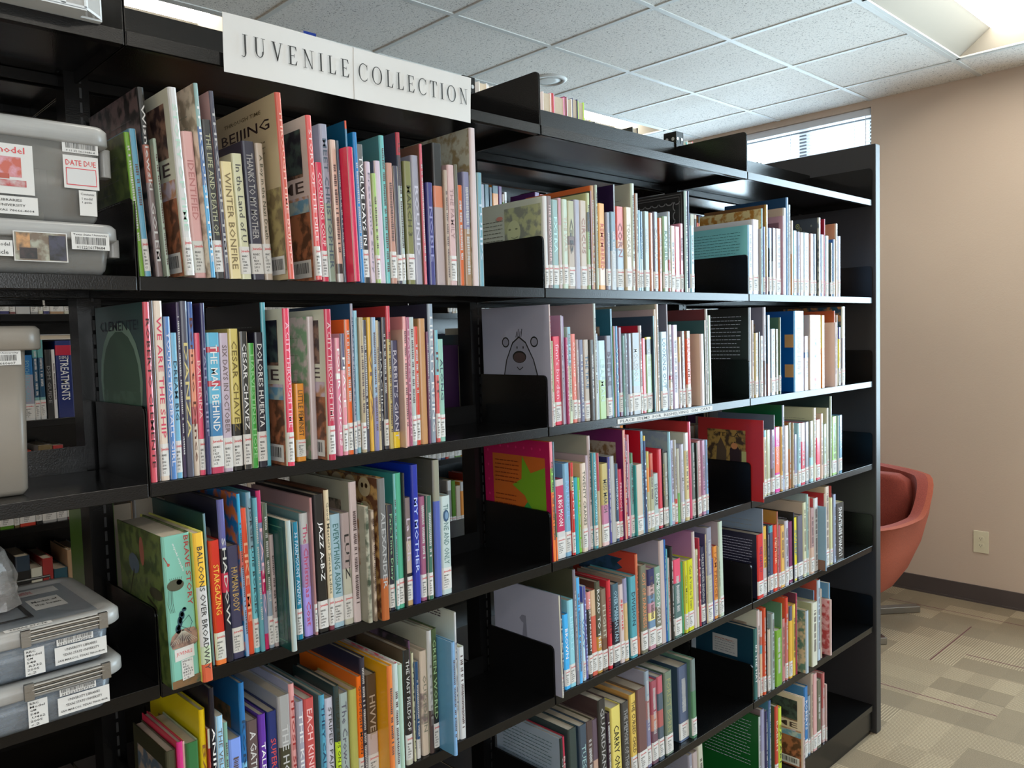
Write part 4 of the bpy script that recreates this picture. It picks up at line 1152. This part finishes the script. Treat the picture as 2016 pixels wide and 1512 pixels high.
def book_geo(bk, seed):
    """returns the meshes of one book: cover, pages, label and title"""
    t, H, D = bk['t'], bk['h'], bk['d']; hard = bk['hb'] or D > .19 or t > .014
    cov = bk['cov']; key = None
    if '#' in cov: cov, key = cov.split('#')
    bands = [q.split(':') for q in bk['spine'].split(',')]
    sm = None; zs = [H]; cols = []
    for i, q in enumerate(bands):
        c = q[0]; m = None
        if '~' in c: c, m = c.split('~')
        cols.append(((*hx(c), 1 if m else 0), (*hx(m), 0) if m else (0, 0, 0)))
        zs.append(0 if i == len(bands)-1 else max(.004, zs[-1]-H*float(q[1])))
    main = max(range(len(bands)), key=lambda i: zs[i]-zs[i+1])
    if cov == '-':
        cc = tuple(v*.95 for v in cols[main][0][:3])+(0,); c2 = (0, 0, 0); c3 = '000'
    else:
        mo = None
        if '~' in cov: cov, mo = cov.split('~')
        cc = (*bright(hx(cov)), 1 if mo else 0); c2 = (*bright(hx(mo)), 0) if mo else (0, 0, 0)
    g = Geo(); S_ = section(t, D, hard); b = min(.0022, t*.16) if hard else min(.0006, t*.1)
    inn = [(min(max(x, -t/2+b), t/2-b), max(y, b)) for x, y in S_]; inn = [(x, D if y == D else y) for x, y in inn]
    n = len(S_)
    for k in range(len(zs)-1):
        for i in range(n-1):
            side = i in (0, 1) or i in (n-2, n-3)
            c, cx = (cc, c2) if side else cols[k]
            (xa, ya), (xb, yb) = S_[i], S_[i+1]
            g.face([(xa, ya, zs[k+1]), (xb, yb, zs[k+1]), (xb, yb, zs[k]), (xa, ya, zs[k])], 'cover', c, cx)
            (xa, ya), (xb, yb) = inn[i], inn[i+1]
            if k == 0: g.face([(xb, yb, 0), (xa, ya, 0), (xa, ya, H), (xb, yb, H)], 'cover', cc, c2)
    for i in range(n-1):
        for z in (0, H):
            c, cx = (cc, c2) if i in (0, 1, n-2, n-3) else (cols[0] if z else cols[-1])
            q = [(*S_[i], z), (*S_[i+1], z), (*inn[i+1], z), (*inn[i], z)]
            g.face(q if z == 0 else q[::-1], 'cover', c, cx)
    for a, e in ((0, 0), (n-1, n-1)):
        q = [(*S_[a], 0), (*inn[e], 0), (*inn[e], H), (*S_[a], H)]
        g.face(q if a == n-1 else q[::-1], 'cover', cc, c2)
    p = Geo(); e = .003 if hard else .0004
    p.box(-t/2+b, t/2-b, b+.001, D-e, e, H-e, 'pages')
    A = None; ag = Geo()
    if D > .1 and (key or cov != '-'):
        A = Art(ag, t, D, H); A.dark = sum(cc[:3]) < .6
        if key and key not in ('shade',): art(key, A)
        elif not key: auto_art(A, seed)
    lg = None; ztop = H*.93; zlow = H*.06
    if bk['L']:
        lg = Geo(); lh = min(.052, H*.22); z0 = .006+(seed % 5)*.0012; o = .0004
        for i in range(2, n-3):
            (xa, ya), (xb, yb) = S_[i], S_[i+1]; f = 1+2*o/t
            lg.face([(xa*f, ya-o, z0), (xb*f, yb-o, z0), (xb*f, yb-o, z0+lh), (xa*f, ya-o, z0+lh)], 'paper')
        a, r_ = label_mesh(seed % 24); w = min(t*.86, .026)
        T = Matrix(((w, 0, 0, 0), (0, 1, 0, -.0007), (0, 0, lh*.98, z0), (0, 0, 0, 1)))
        for q in (a, r_):
            q2 = Geo(); q2.v = [T @ v for v in q.v]; q2.f, q2.m, q2.c, q2.c2, q2.mats = q.f, q.m, q.c, q.c2, q.mats; lg.add(q2)
        zlow = z0+lh+.004
    tg = Geo()
    if key == 'brave': spine_art_brave(tg, t, H)
    elif bk['title']:
        s, _, c = bk['title'].partition(':'); s = s.strip('!')
        rr = random.Random(seed)
        span = (ztop-zlow)*(.95 if len(s) > 10 else .62); th = t*.52
        if s == 'LUDWIG BEMELMANS': put_text(tg, s, (0, -.0005, H*.5), (0, 0, 1), (-1, 0, 0), H*.86, t*.42, 'ink', (*hx(c), 0))
        else: put_text(tg, s, (0, -.0005, (ztop+zlow)/2), (0, 0, -1), (1, 0, 0), span, min(th, span/len(s)*1.9), 'ink', (*hx(c), 0))
        if s == 'THE ONE AND ONLY': disc(tg, (0, -.0006, H*.80), (1, 0, 0), (0, 0, 1), t*.3, H*.06, 'ink', (*hx('357'), 0)); disc(tg, (t*.05, -.0007, H*.80), (1, 0, 0), (0, 0, 1), t*.17, H*.04, 'ink', (*hx('79b'), 0))
    elif key == 'grid':
        r = random.Random(3); nn = 12
        for k in range(nn): z = H*(.03+.94*k/nn); s_ = H*.055; c = r.choice(('567', 'b76', 'c43', '89a', '246', 'a97', '988', 'ec4')); tg.face([(-s_*.45, -.0005, z), (s_*.45, -.0005, z), (s_*.45, -.0005, z+s_), (-s_*.45, -.0005, z+s_)], 'ink', (*hx(c), 1), (*hx('ccc'), 0))
    elif t > .0045 and seed % 3:   # faint illegible lettering as small strokes
        rr = random.Random(seed); z = ztop-rr.uniform(.0, .04); w = t*.22; dark = sum(cols[main][0][:3]) < .9
        c = (*hx('ccc' if dark else '655'), 0); end = zlow+rr.uniform(0, .05)
        while z > end:
            L = rr.uniform(.0015, .0035); tg.face([(-w, -.0005, z-L), (w*rr.uniform(.4, 1), -.0005, z-L), (w, -.0005, z), (-w*rr.uniform(.3, 1), -.0005, z)], 'ink', c); z -= L+.0011+(.005 if rr.random() < .13 else 0)
    return g, p, ag, lg, tg
BAYP = {1: 'bay under the sign', 2: 'middle bay', 3: 'far right bay'}
LEVP = {1: 'first shelf', 2: 'second shelf', 3: 'third shelf', 4: 'fourth shelf', 5: 'fifth shelf', 6: 'bottom shelf'}
ORD = ['leftmost']+['%d%s from left' % (n, 'th' if 10 < n < 20 else {1: 'st', 2: 'nd', 3: 'rd'}.get(n % 10, 'th')) for n in range(2, 60)]
ART_WORDS = {'city1': 'with a city picture cover', 'city2': 'with a city picture cover', 'beijing': 'with BEIJING on its cover', 'clem': 'with an arched title cover', 'brave': 'very thick, with insects on its spine', 'rainbow': 'with a rainbow cover', 'ereader': 'carrying a barcode sticker', 'skulls': 'with skulls on its cover', 'barc': 'in a plastic sleeve with barcode', 'face': 'with a sketched face cover', 'lace': 'with white lace cover edging', 'bear': 'with a grey animal drawn on the cover', 'star': 'with orange and green cover', 'boats': 'with a river picture cover', 'duck': 'with a small grey figure on the cover', 'birdh': 'with a birdhouse on the cover', 'dots': 'with dotted dark cover', 'grid': 'with small coloured squares down its spine', 'pic': 'with a brown picture cover', 'happy': 'with HAPPY on its cover', 'note': 'with a white note on its dark cover', 'texlines': 'with lines of text on the cover', 'darkb': 'standing wide with plain cover'}
rowsd = {}; cur = None
for ln in BOOKDATA.strip().split('\n'):
    f = ln.split('|')
    if f[0].startswith('@'):
        cur = tuple(int(v) for v in f[0][1:].split()); continue
    q = f[0].split()
    cv_, fl = q[7].split(';'); fl = int(fl)
    rowsd.setdefault(cur, []).append(dict(x=float(q[0])/1e4, t=float(q[1])/1e4, h=float(q[2])/1e3, d=float(q[3])/1e3, y=float(q[4])/1e3, tan=float(q[5])/1e3, spine=q[6], cov=cv_, L=bool(fl & 1), hb=bool(fl & 2), S=bool(fl & 4), title='|'.join(f[1:])))
used = set(); stuff = Geo(); nind = 0
def place(bk, bay, lev, i, n, seed, rowlist):
    global nind
    z = LV[lev]; a = math.atan(bk['tan']); rise = abs(math.sin(a))*bk['t']/2+.0004
    g, p, ag, lg, tg = book_geo(bk, seed)
    T = Matrix.Translation((bk['x'], bk['y'], z+rise)) @ Matrix.Rotation(a, 4, 'Y')
    if bk['S']:
        for q in (g, p, ag, lg, tg):
            if q is None or not q.f: continue
            q.v = [T @ v for v in q.v]; stuff.add(q)
        return
    nind += 1
    bands = [q.split(':') for q in bk['spine'].split(',')]; rem = 1-sum(float(q[1]) for q in bands[:-1]); fr = [float(q[1]) for q in bands[:-1]]+[rem]
    main = bands[max(range(len(fr)), key=lambda k: fr[k])][0][:3]
    col = lambda bb: cname(max([(float(q.split(':')[1]) if ':' in q else .5, q[:3]) for q in bb['spine'].split(',')])[1])
    key = bk['cov'].split('#')[1] if '#' in bk['cov'] else None
    size = ('tall ' if bk['h'] > .275 else 'short ' if bk['h'] < .19 else '')+('thick ' if bk['t'] > .028 else 'thin ' if bk['t'] < .0085 else '')
    own = cname(main); where = '%s, %s' % (LEVP[lev], BAYP[bay])
    if key == 'filebox': lab = 'light blue cardboard magazine box with cutouts among the books, second shelf, far right bay'
    elif bk['title'].startswith('!'): lab = '%s%s book reading %s, %s' % (size, own, ' '.join(bk['title'][1:].split(':')[0].split()[:4]), where)
    elif key in ART_WORDS: lab = '%s%s book %s, %s' % (size, own, ART_WORDS[key], where)
    else:
        nb = []
        if i > 0: nb.append(col(rowlist[i-1]))
        if i < n-1: nb.append(col(rowlist[i+1]))
        rel = 'between %s and %s books' % tuple(nb) if len(nb) == 2 else ('left of the %s book' % nb[0] if i == 0 else 'right of the %s book' % nb[0])
        lab = '%s%s book %s, %s' % (size, own, rel, where)
    if lab in used or len(lab.split()) > 16: lab = '%s%s book, %s, %s' % (size, own, ORD[i], where)
    used.add(lab)
    t = thing('magazine_box' if key == 'filebox' else 'book', lab, 'box' if key == 'filebox' else 'book', (bk['x'], bk['y'], z+rise), (0, a, 0), 'books on the %s, %s' % (LEVP[lev], BAYP[bay]))
    cv = g.build('cover', t)
    if key != 'filebox': p.build('page_block', t)
    if ag.f: ag.build('cover_print', t)
    if lg: lg.build('call_label', t)
    if tg.f: tg.build('spine_title', t)
seed = 0
for (bay, lev), L in rowsd.items():
    for i, bk in enumerate(L):
        seed += 1; place(bk, bay, lev, i, len(L), seed, L)
# ---------------------------------------------------------------- books across the aisle
AISLE = [  # x0, width, height, level, spine, title, label
 (.172, .034, .20, 2, '27b:.3,aab:.5,ddd', 'PSYCHIATRIC CASES:8bc', 'pale blue textbook seen across the aisle behind the grey bin'),
 (.2065, .014, .245, 2, '6aa:.22,257:.5,8bb:.1,ddd', '', 'teal and navy book with call label, left one of the pair across the aisle'),
 (.221, .016, .245, 2, '6aa:.22,257:.5,8bb:.1,ddd', '', 'teal and navy book with call label, right one of the pair across the aisle'),
 (.240, .018, .215, 2, '333', 'DSM GUIDE:999', 'black paperback with yellow dot across the aisle, beside the navy textbook'),
 (.259, .010, .215, 2, 'eee', '', 'thin white book across the aisle, left of the navy textbook'),
 (.271, .046, .242, 2, '237:.06,c24:.13,237', 'TREATMENTS:fff', 'navy textbook reading TREATMENTS with a red band, across the aisle')]
for k, (x, w, h, lev, sp, ti, lab) in enumerate(AISLE):
    bk = dict(x=x+w/2, t=w, h=h, d=.19, y=0, tan=0, spine=sp, cov='-', L=k < 3, hb=True, title=ti, S=False)
    g, p, ag, lg, tg = book_geo(bk, 900+k)
    t = thing('book', lab, 'book', (bk['x'], Y2+.008, LV[lev]+.0004), group='textbooks across the aisle')
    g.build('cover', t); p.build('page_block', t)
    if lg: lg.build('call_label', t)
    if k == 5:
        put_text(tg, 'DSM-5', (0, -.0006, h*.78), (1, 0, 0), (0, 0, 1), w*.6, .010, 'ink', (*hx('eee'), 0))
    if tg.f: tg.build('spine_title', t)
t = thing('book', 'white book lying flat on the textbooks across the aisle', 'book', (.25, Y2+.11, LV[2]+.2462))
g = Geo(); g.box(-.07, .07, -.1, .1, 0, .002, 'cover', (*hx('ddd'), 0)); g.box(-.07, .07, -.1, .1, .014, .016, 'cover', (*hx('ddd'), 0)); g.build('cover', t)
g = Geo(); g.box(-.068, .068, -.098, .098, .002, .014, 'pages'); g.build('page_block', t)
PAL = ['ccc', 'ddc', '333', '222', '447', '256', 'a33', 'c43', '764', 'aaa', '99a', '345', '582', 'b97', 'e94', 'dcb', '637', '247', 'eee', '855']
rs = random.Random(12)
def fill(x0, x1, lev_z, yf, s, hmin, hmax, skip=0, dens=.93):
    x = x0
    while x < x1:
        w = rs.uniform(.012, .045)
        if rs.random() > dens: x += rs.uniform(.04, .15); continue
        if x+w > x1: break
        if not any(a-.002 < x+w and x < b+.002 for a, b in (skip or [])):
            c = rs.choice(PAL); h = rs.uniform(hmin, hmax)
            bk = dict(x=x+w/2, t=w-.0005, h=h, d=rs.uniform(.14, .2), y=0, tan=0, spine=c+(':.2,'+rs.choice(PAL) if rs.random() < .3 else ''), cov='-', L=rs.random() < .9, hb=True, title='')
            g, p, ag, lg, tg = book_geo(bk, rs.randint(1, 9999))
            T = Matrix.Translation((bk['x'], yf, lev_z+.0004))
            if s < 0: T = T @ Matrix.Rotation(math.pi, 4, 'Z')
            for q in (g, p, lg):
                if q is not None and q.f: q.v = [T @ v for v in q.v]; stuff.add(q)
        x += w+.0006
for b in range(6):
    a, e = -1.25+BW*b+.03, -1.25+BW*(b+1)-.03
    for k, z in enumerate(LV2[:6]):
        if k == 6: continue
        sk = [(.165, .335)] if k == 3 else []
        fill(a, e-(.1 if k % 2 else .2), z, Y2+.01, 1, .17, .245 if k else .235, sk, .97)
# back side of the near range
for b, lev, f0, f1 in ((0, 3, .1, .6), (1, 1, .0, .3), (1, 3, 0, .5), (2, 1, .0, .4), (2, 2, .0, .3), (3, 3, .1, .5), (1, 2, .55, .95), (0, 5, .3, .9), (1, 5, .1, .6)):
    x0 = BW*(b-1)+.02; fill(x0+f0*.87, x0+f1*.87, LV[lev], .525, -1, .17, .25)
tag(stuff.build('books'), 'the many smaller book spines further back and across the aisle', 'book')['kind'] = 'stuff'
# books standing on top of the near range, page edges to the front
TOP = [(1.266, .034, .215, 'dcc'), (1.301, .009, .217, 'b34'), (1.311, .046, .213, 'e9b'), (1.358, .009, .217, '835'), (1.368, .023, .215, 'ddd'), (1.392, .024, .218, '225'), (1.417, .028, .214, 'ad5'),
       (1.447, .028, .168, 'cc9'), (1.476, .018, .165, '333'), (1.495, .03, .165, 'dcc'), (1.526, .028, .16, 'dcc'), (1.680, .03, .178, '222'), (1.711, .026, .16, 'eee'), (2.47, .03, .165, '888'),
       (1.02, .03, .196, 'ddd'), (1.052, .02, .193, 'eee'), (1.074, .03, .192, 'ccc'), (1.96, .028, .172, '7cc'), (1.99, .03, .178, 'fff'), (2.022, .03, .18, 'd43'), (2.054, .03, .175, 'ddd')]
for k, (x, w, h, c) in enumerate(TOP):
    bk = dict(x=0, t=w, h=h, d=.20, y=0, tan=0, spine=c, cov=c, L=False, hb=True, title='', S=False)
    g, p, ag, lg, tg = book_geo(bk, 500+k)
    nm = ['pale pink', 'red', 'pink', 'maroon', 'white', 'navy', 'lime green', 'cream', 'black', 'cream', 'cream', 'black', 'white', 'grey', 'grey white', 'white', 'pale grey', 'teal', 'white', 'red', 'white'][k]
    t = thing('book', '%s book standing on top of the shelving, number %d in that row' % (nm, k+1), 'book', (x+w/2, .525, LV[0]+.0004), (0, 0, math.pi), 'books on top of the range')
    g.build('cover', t); p.build('page_block', t)
    if k == 11:
        a = Geo(); put_text(a, 'NG', (w/2+.0006, .07, h*.80), (0, 1, 0), (0, 0, 1), .03, .012, 'ink', (*hx('aaa'), 0)); put_text(a, 'G', (w/2+.0006, .05, h*.66), (0, 1, 0), (0, 0, 1), .04, .045, 'ink', (*hx('ddd'), 0)); a.build('cover_print', t)
for x, y, w, d, h, c, lab in ((1.0, .02, .05, .2, .33, 'b84', 'brown binder on top of the range across the aisle, left of the sign'), (1.20, .02, .055, .2, .385, '24a', 'blue binder on top of the range across the aisle, above the sign')):
    t = thing('binder', lab, 'binder', (x, Y2+y, LV2[0]+.0004))
    g = Geo(); g.box(0, .003, 0, d, 0, h, 'cover', (*hx(c), 0)); g.box(w-.003, w, 0, d, 0, h, 'cover', (*hx(c), 0)); g.box(.003, w-.003, 0, .003, 0, h, 'cover', (*hx(c), 0)); g.build('cover', t)
    g = Geo(); g.box(.005, w-.005, .006, d-.01, .005, h-.006, 'pages'); g.build('page_block', t)
# ---------------------------------------------------------------- plastic bins
def sticker(t, y, x0, x1, z0, z1, name='label', items=(), tilt=0):
    g = Geo(); g.face([(x0, y, z0), (x1, y, z0+tilt), (x1, y, z1+tilt), (x0, y, z1)], 'paper'); kk = 0
    for it in items:
        if it[0] == 'T': _, s, u, v, w, h, m = it; put_text(g, s, (x0+(x1-x0)*u, y-.0004, z0+(z1-z0)*v+tilt*u), (1, 0, tilt/(x1-x0)), (0, 0, 1), (x1-x0)*w, (z1-z0)*h, m)
        elif it[0] == 'B':
            r = random.Random(9); _, u0, v0, u1, v1 = it; u = u0
            while u < u1:
                e = u+r.choice((.008, .016))*(u1-u0)/.8; g.face([(x0+(x1-x0)*a, y-.0004, z0+(z1-z0)*b+tilt*a) for a, b in ((u, v0), (e, v0), (e, v1), (u, v1))], 'black'); u = e+r.choice((.012, .02))*(u1-u0)/.8
        elif it[0] == 'R':
            _, u0, v0, u1, v1, c, c2 = it; kk += 1; g.face([(x0+(x1-x0)*a, y-.0003-.00015*kk, z0+(z1-z0)*b+tilt*a) for a, b in ((u0, v0), (u1, v0), (u1, v1), (u0, v1))], 'ink', (*hx(c), 1 if c2 else 0), (*hx(c2), 0) if c2 else (0, 0, 0))
    return g.build(name, t)
def shell(g, x0, x1, y0, y1, z0, z1, r, taper, m, wall=.002):
    cx, cy, hx_, hy = (x0+x1)/2, (y0+y1)/2, (x1-x0)/2, (y1-y0)/2
    R = lambda s, z: [(x, y, z) for x, y in rounded(hx_-s, hy-s, max(.004, r-s), 6, cx, cy)]
    loft(g, [R(taper+.006, z0), R(taper, z0+.008), R(0, z1), R(wall, z1), R(taper+wall, z0+.009), R(taper+.006, z0+wall)], m)
def bin_lid(g, x0, x1, y0, y1, z0, z1, r, m):
    cx, cy, hx_, hy = (x0+x1)/2, (y0+y1)/2, (x1-x0)/2, (y1-y0)/2
    R = lambda s, z: [(x, y, z) for x, y in rounded(hx_-s, hy-s, max(.006, r-s), 6, cx, cy)]
    loft(g, [R(.004, z0), R(0, z0+.003), R(.0005, z1-.005), R(.006, z1), R(.022, z1), R(.028, z1-.004)], m)
lib = [('T', 'UNIVERSITY LIBRARIES', .5, .78, .62, .14, 'black'), ('T', 'TEXAS STATE UNIVERSITY', .5, .5, .7, .14, 'black'), ('T', 'SAN MARCOS, TEXAS 78666-4604', .5, .2, .9, .14, 'black')]
# top bin of the upper shelf
t = thing('storage_bin', 'tall clear plastic bin with DATE DUE label, stacked on the shallow bin', 'bin', group='plastic bins')
yf = -.002
g = Geo(); shell(g, -.40, -.042, yf, .22, 1.8185, 1.936, .02, .008, 'bin'); g.build('body', t, True)
g = Geo(); bin_lid(g, -.415, -.030, yf-.008, .226, 1.934, 1.962, .028, 'lid'); g.build('lid', t, True)
g = Geo(); rbox(g, -.036, -.020, .03, .055, 1.895, 1.938, .006, 'lid'); g.build('latch', t, bevel=.001)
g = Geo(); g.box(-.35, -.11, .06, .18, 1.824, 1.842, 'ivory'); g.box(-.30, -.15, .05, .16, 1.843, 1.90, 'greybin'); g.build('contents', t, bevel=.006)
y = yf-.0006
sticker(t, y, -.098, -.049, 1.920, 1.938, 'barcode_label', [('T', 'Texas State University - San Marcos', .5, .88, .9, .1, 'black'), ('B', .1, .35, .92, .78), ('T', '9 11 22 16-10686 4', .5, .16, .8, .16, 'black')])
sticker(t, y, -.098, -.050, 1.868, 1.916, 'date_due_label', [('T', 'DATE DUE', .5, .78, .86, .17, 'red'), ('R', .07, .1, .93, .62, 'd34', None), ('R', .09, .125, .91, .595, 'ddd', None)])
sticker(t, y-.0003, -.079, -.055, 1.829, 1.866, 'contents_label', [('T', 'Contents:', .5, .86, .8, .1, 'black'), ('T', '1 model', .46, .68, .6, .1, 'black'), ('T', '1 guide', .44, .52, .55, .1, 'black')])
sticker(t, y, -.240, -.137, 1.852, 1.922, 'picture_label', [('T', 'Prostate model', .45, .88, .9, .13, 'red'), ('R', .1, .34, .85, .74, 'c65', 'dab'), ('R', .25, .3, .7, .4, 'b54', None), ('R', .1, .15, .9, .28, 'cbb', 'b44')])
sticker(t, y, -.240, -.134, 1.824, 1.849, 'address_label', lib)
# shallow bin below it
t = thing('storage_bin', 'shallow clear plastic bin with a photo label, under the tall bin', 'bin', group='plastic bins')
g = Geo(); shell(g, -.41, -.034, yf, .22, 1.7428, 1.798, .02, .008, 'bin'); g.build('body', t, True)
g = Geo(); bin_lid(g, -.42, -.024, yf-.008, .228, 1.793, 1.8175, .028, 'lid'); g.build('lid', t, True)
g = Geo(); rbox(g, -.030, -.014, .03, .055, 1.772, 1.80, .006, 'lid'); g.build('latch', t, bevel=.001)
g = Geo(); g.box(-.36, -.08, .04, .19, 1.753, 1.775, 'greybin'); g.build('contents', t, bevel=.006)
y = yf-.0088
sticker(t, y, -.170, -.101, 1.758, 1.800, 'photo_label', [('R', .02, .03, .98, .97, '765', 'aa9'), ('R', .05, .35, .30, .95, 'c96', '654'), ('R', .1, .08, .42, .45, '222', '433'), ('R', .65, .05, .97, .9, '445', '222')])
sticker(t, y, -.095, -.043, 1.778, 1.803, 'barcode_label', [('T', 'Texas State University', .5, .86, .9, .15, 'black'), ('B', .1, .3, .9, .74), ('T', '0112216178684', .5, .13, .75, .18, 'black')])
sticker(t, y, -.24, -.171, 1.764, 1.786, 'name_label', [('T', 'Female pelvic model', .55, .72, .8, .3, 'black'), ('T', 'Testicle', .72, .25, .4, .28, 'black')])
# grey bin on the second shelf
t = thing('storage_bin', 'frosted grey plastic bin with dark lid on the second shelf', 'bin', group='plastic bins')
g = Geo(); shell(g, -.46, -.146, .05, .22, LV[2]+.0006, 1.645, .02, .007, 'greybin'); g.build('body', t, True)
g = Geo(); bin_lid(g, -.475, -.124, .042, .227, 1.632, 1.668, .03, 'greybin'); g.build('lid', t, True)
sticker(t, .0495, -.215, -.156, 1.611, 1.632, 'barcode_label', [('T', 'Texas State University', .5, .84, .9, .15, 'black'), ('B', .1, .3, .9, .72), ('T', '0112217660607', .5, .13, .75, .18, 'black')])
# two clipped bins on the third shelf
def clip_bin(z0, z1, zl, lab, rows, name2, bar):
    t = thing('storage_bin', lab, 'bin', group='plastic bins'); yf = -.028
    g = Geo(); shell(g, -.27, -.075, yf, .215, z0, z1, .026, .006, 'bin2'); g.build('body', t, True)
    g = Geo(); bin_lid(g, -.286, -.060, yf-.010, .225, z1-.004, zl, .032, 'lid'); g.build('lid', t, True)
    g = Geo(); g.box(-.25, -.10, .0, .18, z0+.006, z0+.02, 'greybin'); g.box(-.22, -.16, .02, .12, z0+.0205, z0+.036, 'ivory'); g.box(-.15, -.10, .05, .17, z0+.0205, z0+.03, 'steel'); g.build('contents', t, bevel=.004)
    g = Geo(); y = yf-.011
    for k in (-.193, -.092): g.box(k-.006, k+.006, y-.006, y, zl-.022, zl+.001, 'brushed')
    g.box(-.199, -.086, y-.003, y, zl-.009, zl-.001, 'brushed'); tube(g, [(-.19, y-.004, zl-.009), (-.095, y-.004, zl-.009)], .0022, 'brushed', 8); tube(g, [(-.19, y-.004, zl-.003), (-.095, y-.004, zl-.003)], .0022, 'brushed', 8); tube(g, [(-.19, y-.004, zl-.015), (-.095, y-.004, zl-.015)], .0018, 'brushed', 8)
    g.build('clip', t)
    g = Geo(); tube(g, [(-.199, .232, zl-.006), (-.199, .232, zl+.003), (-.092, .232, zl+.003), (-.092, .232, zl-.006)], .0025, 'brushed', 8); g.build('rear_clip', t)
    y = yf-.0012
    sticker(t, y, -.193, -.168, z0+.006, z0+.044, 'call_label', [('T', s, .10+.075*len(s), .90-.135*k, .15*len(s), .085, 'black') for k, s in enumerate(rows)])
    sticker(t, y, -.155, -.085, z0+.010+.0, z0+.036, 'address_label', lib)
    sticker(t, y-.0004, -.152, -.103, z0+.038, z0+.0475, 'barcode_label', [('B', .05, .5, .95, .98), ('T', bar, .5, .22, .9, .36, 'black')])
    return t
t = clip_bin(LV[3]+.0006, 1.146, 1.165, 'lower of the two clear blue-grey bins with metal clips', ['RRC', 'Model', 'QM', '548', '.U462', '2005', 'c.2'], '', '0112219057299')
t = clip_bin(1.1665, 1.222, 1.241, 'upper of the two clear blue-grey bins with metal clips', ['RRC', 'Model', 'QM', '548', '.R332', '2005', 'c.2'], '', '0112210992029')
def flat_label(t, name, x0, x1, y0, y1, z, items=()):
    g = Geo(); g.face([(x0, y0, z), (x1, y0, z), (x1, y1, z), (x0, y1, z)], 'paper')
    for s, u, v, w, h, m in items: put_text(g, s, (x0+(x1-x0)*u, y0+(y1-y0)*v, z+.0004), (1, 0, 0), (0, 1, 0), (x1-x0)*w, (y1-y0)*h, m)
    g.build(name, t)
g = Geo(); g.box(-.262, -.084, -.012, .2, 1.2365, 1.2375, 'bin2'); g.build('lid_panel', t)
flat_label(t, 'date_due_label', -.16, -.10, .15, .185, 1.238, [('DATE DUE', .25, .5, .3, .5, 'red')])
flat_label(t, 'model_label', -.155, -.11, .06, .125, 1.238, [('Model of', .5, .7, .8, .15, 'black'), ('the brain', .5, .4, .8, .15, 'black')])
flat_label(t, 'library_label', -.215, -.155, -.032, -.018, 1.2418, [('TEXAS STATE', .5, .5, .8, .4, 'black')])
g = Geo()
for a in ((-.235, -.165, .03, .036), (-.235, -.165, .1, .106), (-.235, -.222, .036, .1), (-.171, -.165, .036, .1)): g.box(*a, 1.2377, 1.239, 'black')
g.build('black_frame', t)
# bagged item behind the bins
t = thing('plastic_bag', 'crumpled clear bag with a grey case, behind the clipped bins', 'bag', (-.30, .135, 1.2425))
rb = random.Random(3); g = Geo(); rings = []
for k in range(7):
    z = k/6*.088; s = 1-.12*(k/6)**3; o_ = rounded(.135*s, .062*s, .04, 5)
    rings.append([(x*(1+rb.uniform(-.03, .03)), y_*(1+rb.uniform(-.04, .04)), z+rb.uniform(-.003, .003)*(k > 0)) for x, y_ in o_])
loft(g, rings, 'bag'); g.build('bag_film', t)
g = Geo(); rbox(g, -.10, .11, -.045, .045, .004, .07, .03, 'greybin'); g.build('case', t, bevel=.004)
# basket on the canopy
t = thing('basket', 'translucent white plastic basket with square grid walls, on top at upper left', 'basket', (-.20, .085, LV[0]+.0004))
g = Geo()
def wall_grid(a, b, z0, z1, nu, nz, th):
    a, b = Vector(a), Vector(b); d = (b-a); n = Vector((-d.y, d.x, 0)).normalized()*th
    def slab(u0, u1, za, zb): 
        p0, p1 = a+d*u0, a+d*u1
        P = [p0, p1, p1+n, p0+n]; lo = [(q.x, q.y, za) for q in P]; hi = [(q.x, q.y, zb) for q in P]; loft(g, [lo, hi], 'basket')
    for k in range(nu+1): u = k/nu; w = .10/nu; slab(max(0, u-w), min(1, u+w), z0, z1)
    for k in range(nz+1): z = z0+(z1-z0)*k/nz; slab(0, 1, z-.002, z+.002)
    p0, p1 = a+n*.5, b+n*.5; g.face([(p0.x, p0.y, z0), (p1.x, p1.y, z0), (p1.x, p1.y, z1), (p0.x, p0.y, z1)], 'lid')
X, Yb = .165, .125
c_ = [(-X, -Yb), (X-.03, -Yb), (X, -Yb+.03), (X, Yb), (-X, Yb)]
for p, q in zip(c_, c_[1:]+c_[:1]):
    L = math.hypot(q[0]-p[0], q[1]-p[1]); wall_grid((*p, 0), (*q, 0), .004, .11, max(1, round(L/.030)), 3, .002)
g.box(-X, X, -Yb+.03, Yb, 0, .003, 'basket'); g.box(-X, X-.03, -Yb, -Yb+.03, 0, .003, 'basket')
g.build('grid_wall', t)
g = Geo()
for p, q in zip(c_, c_[1:]+c_[:1]): tube(g, [(*p, .113), (*q, .113)], .005, 'basket', 8)
g.build('rim', t)
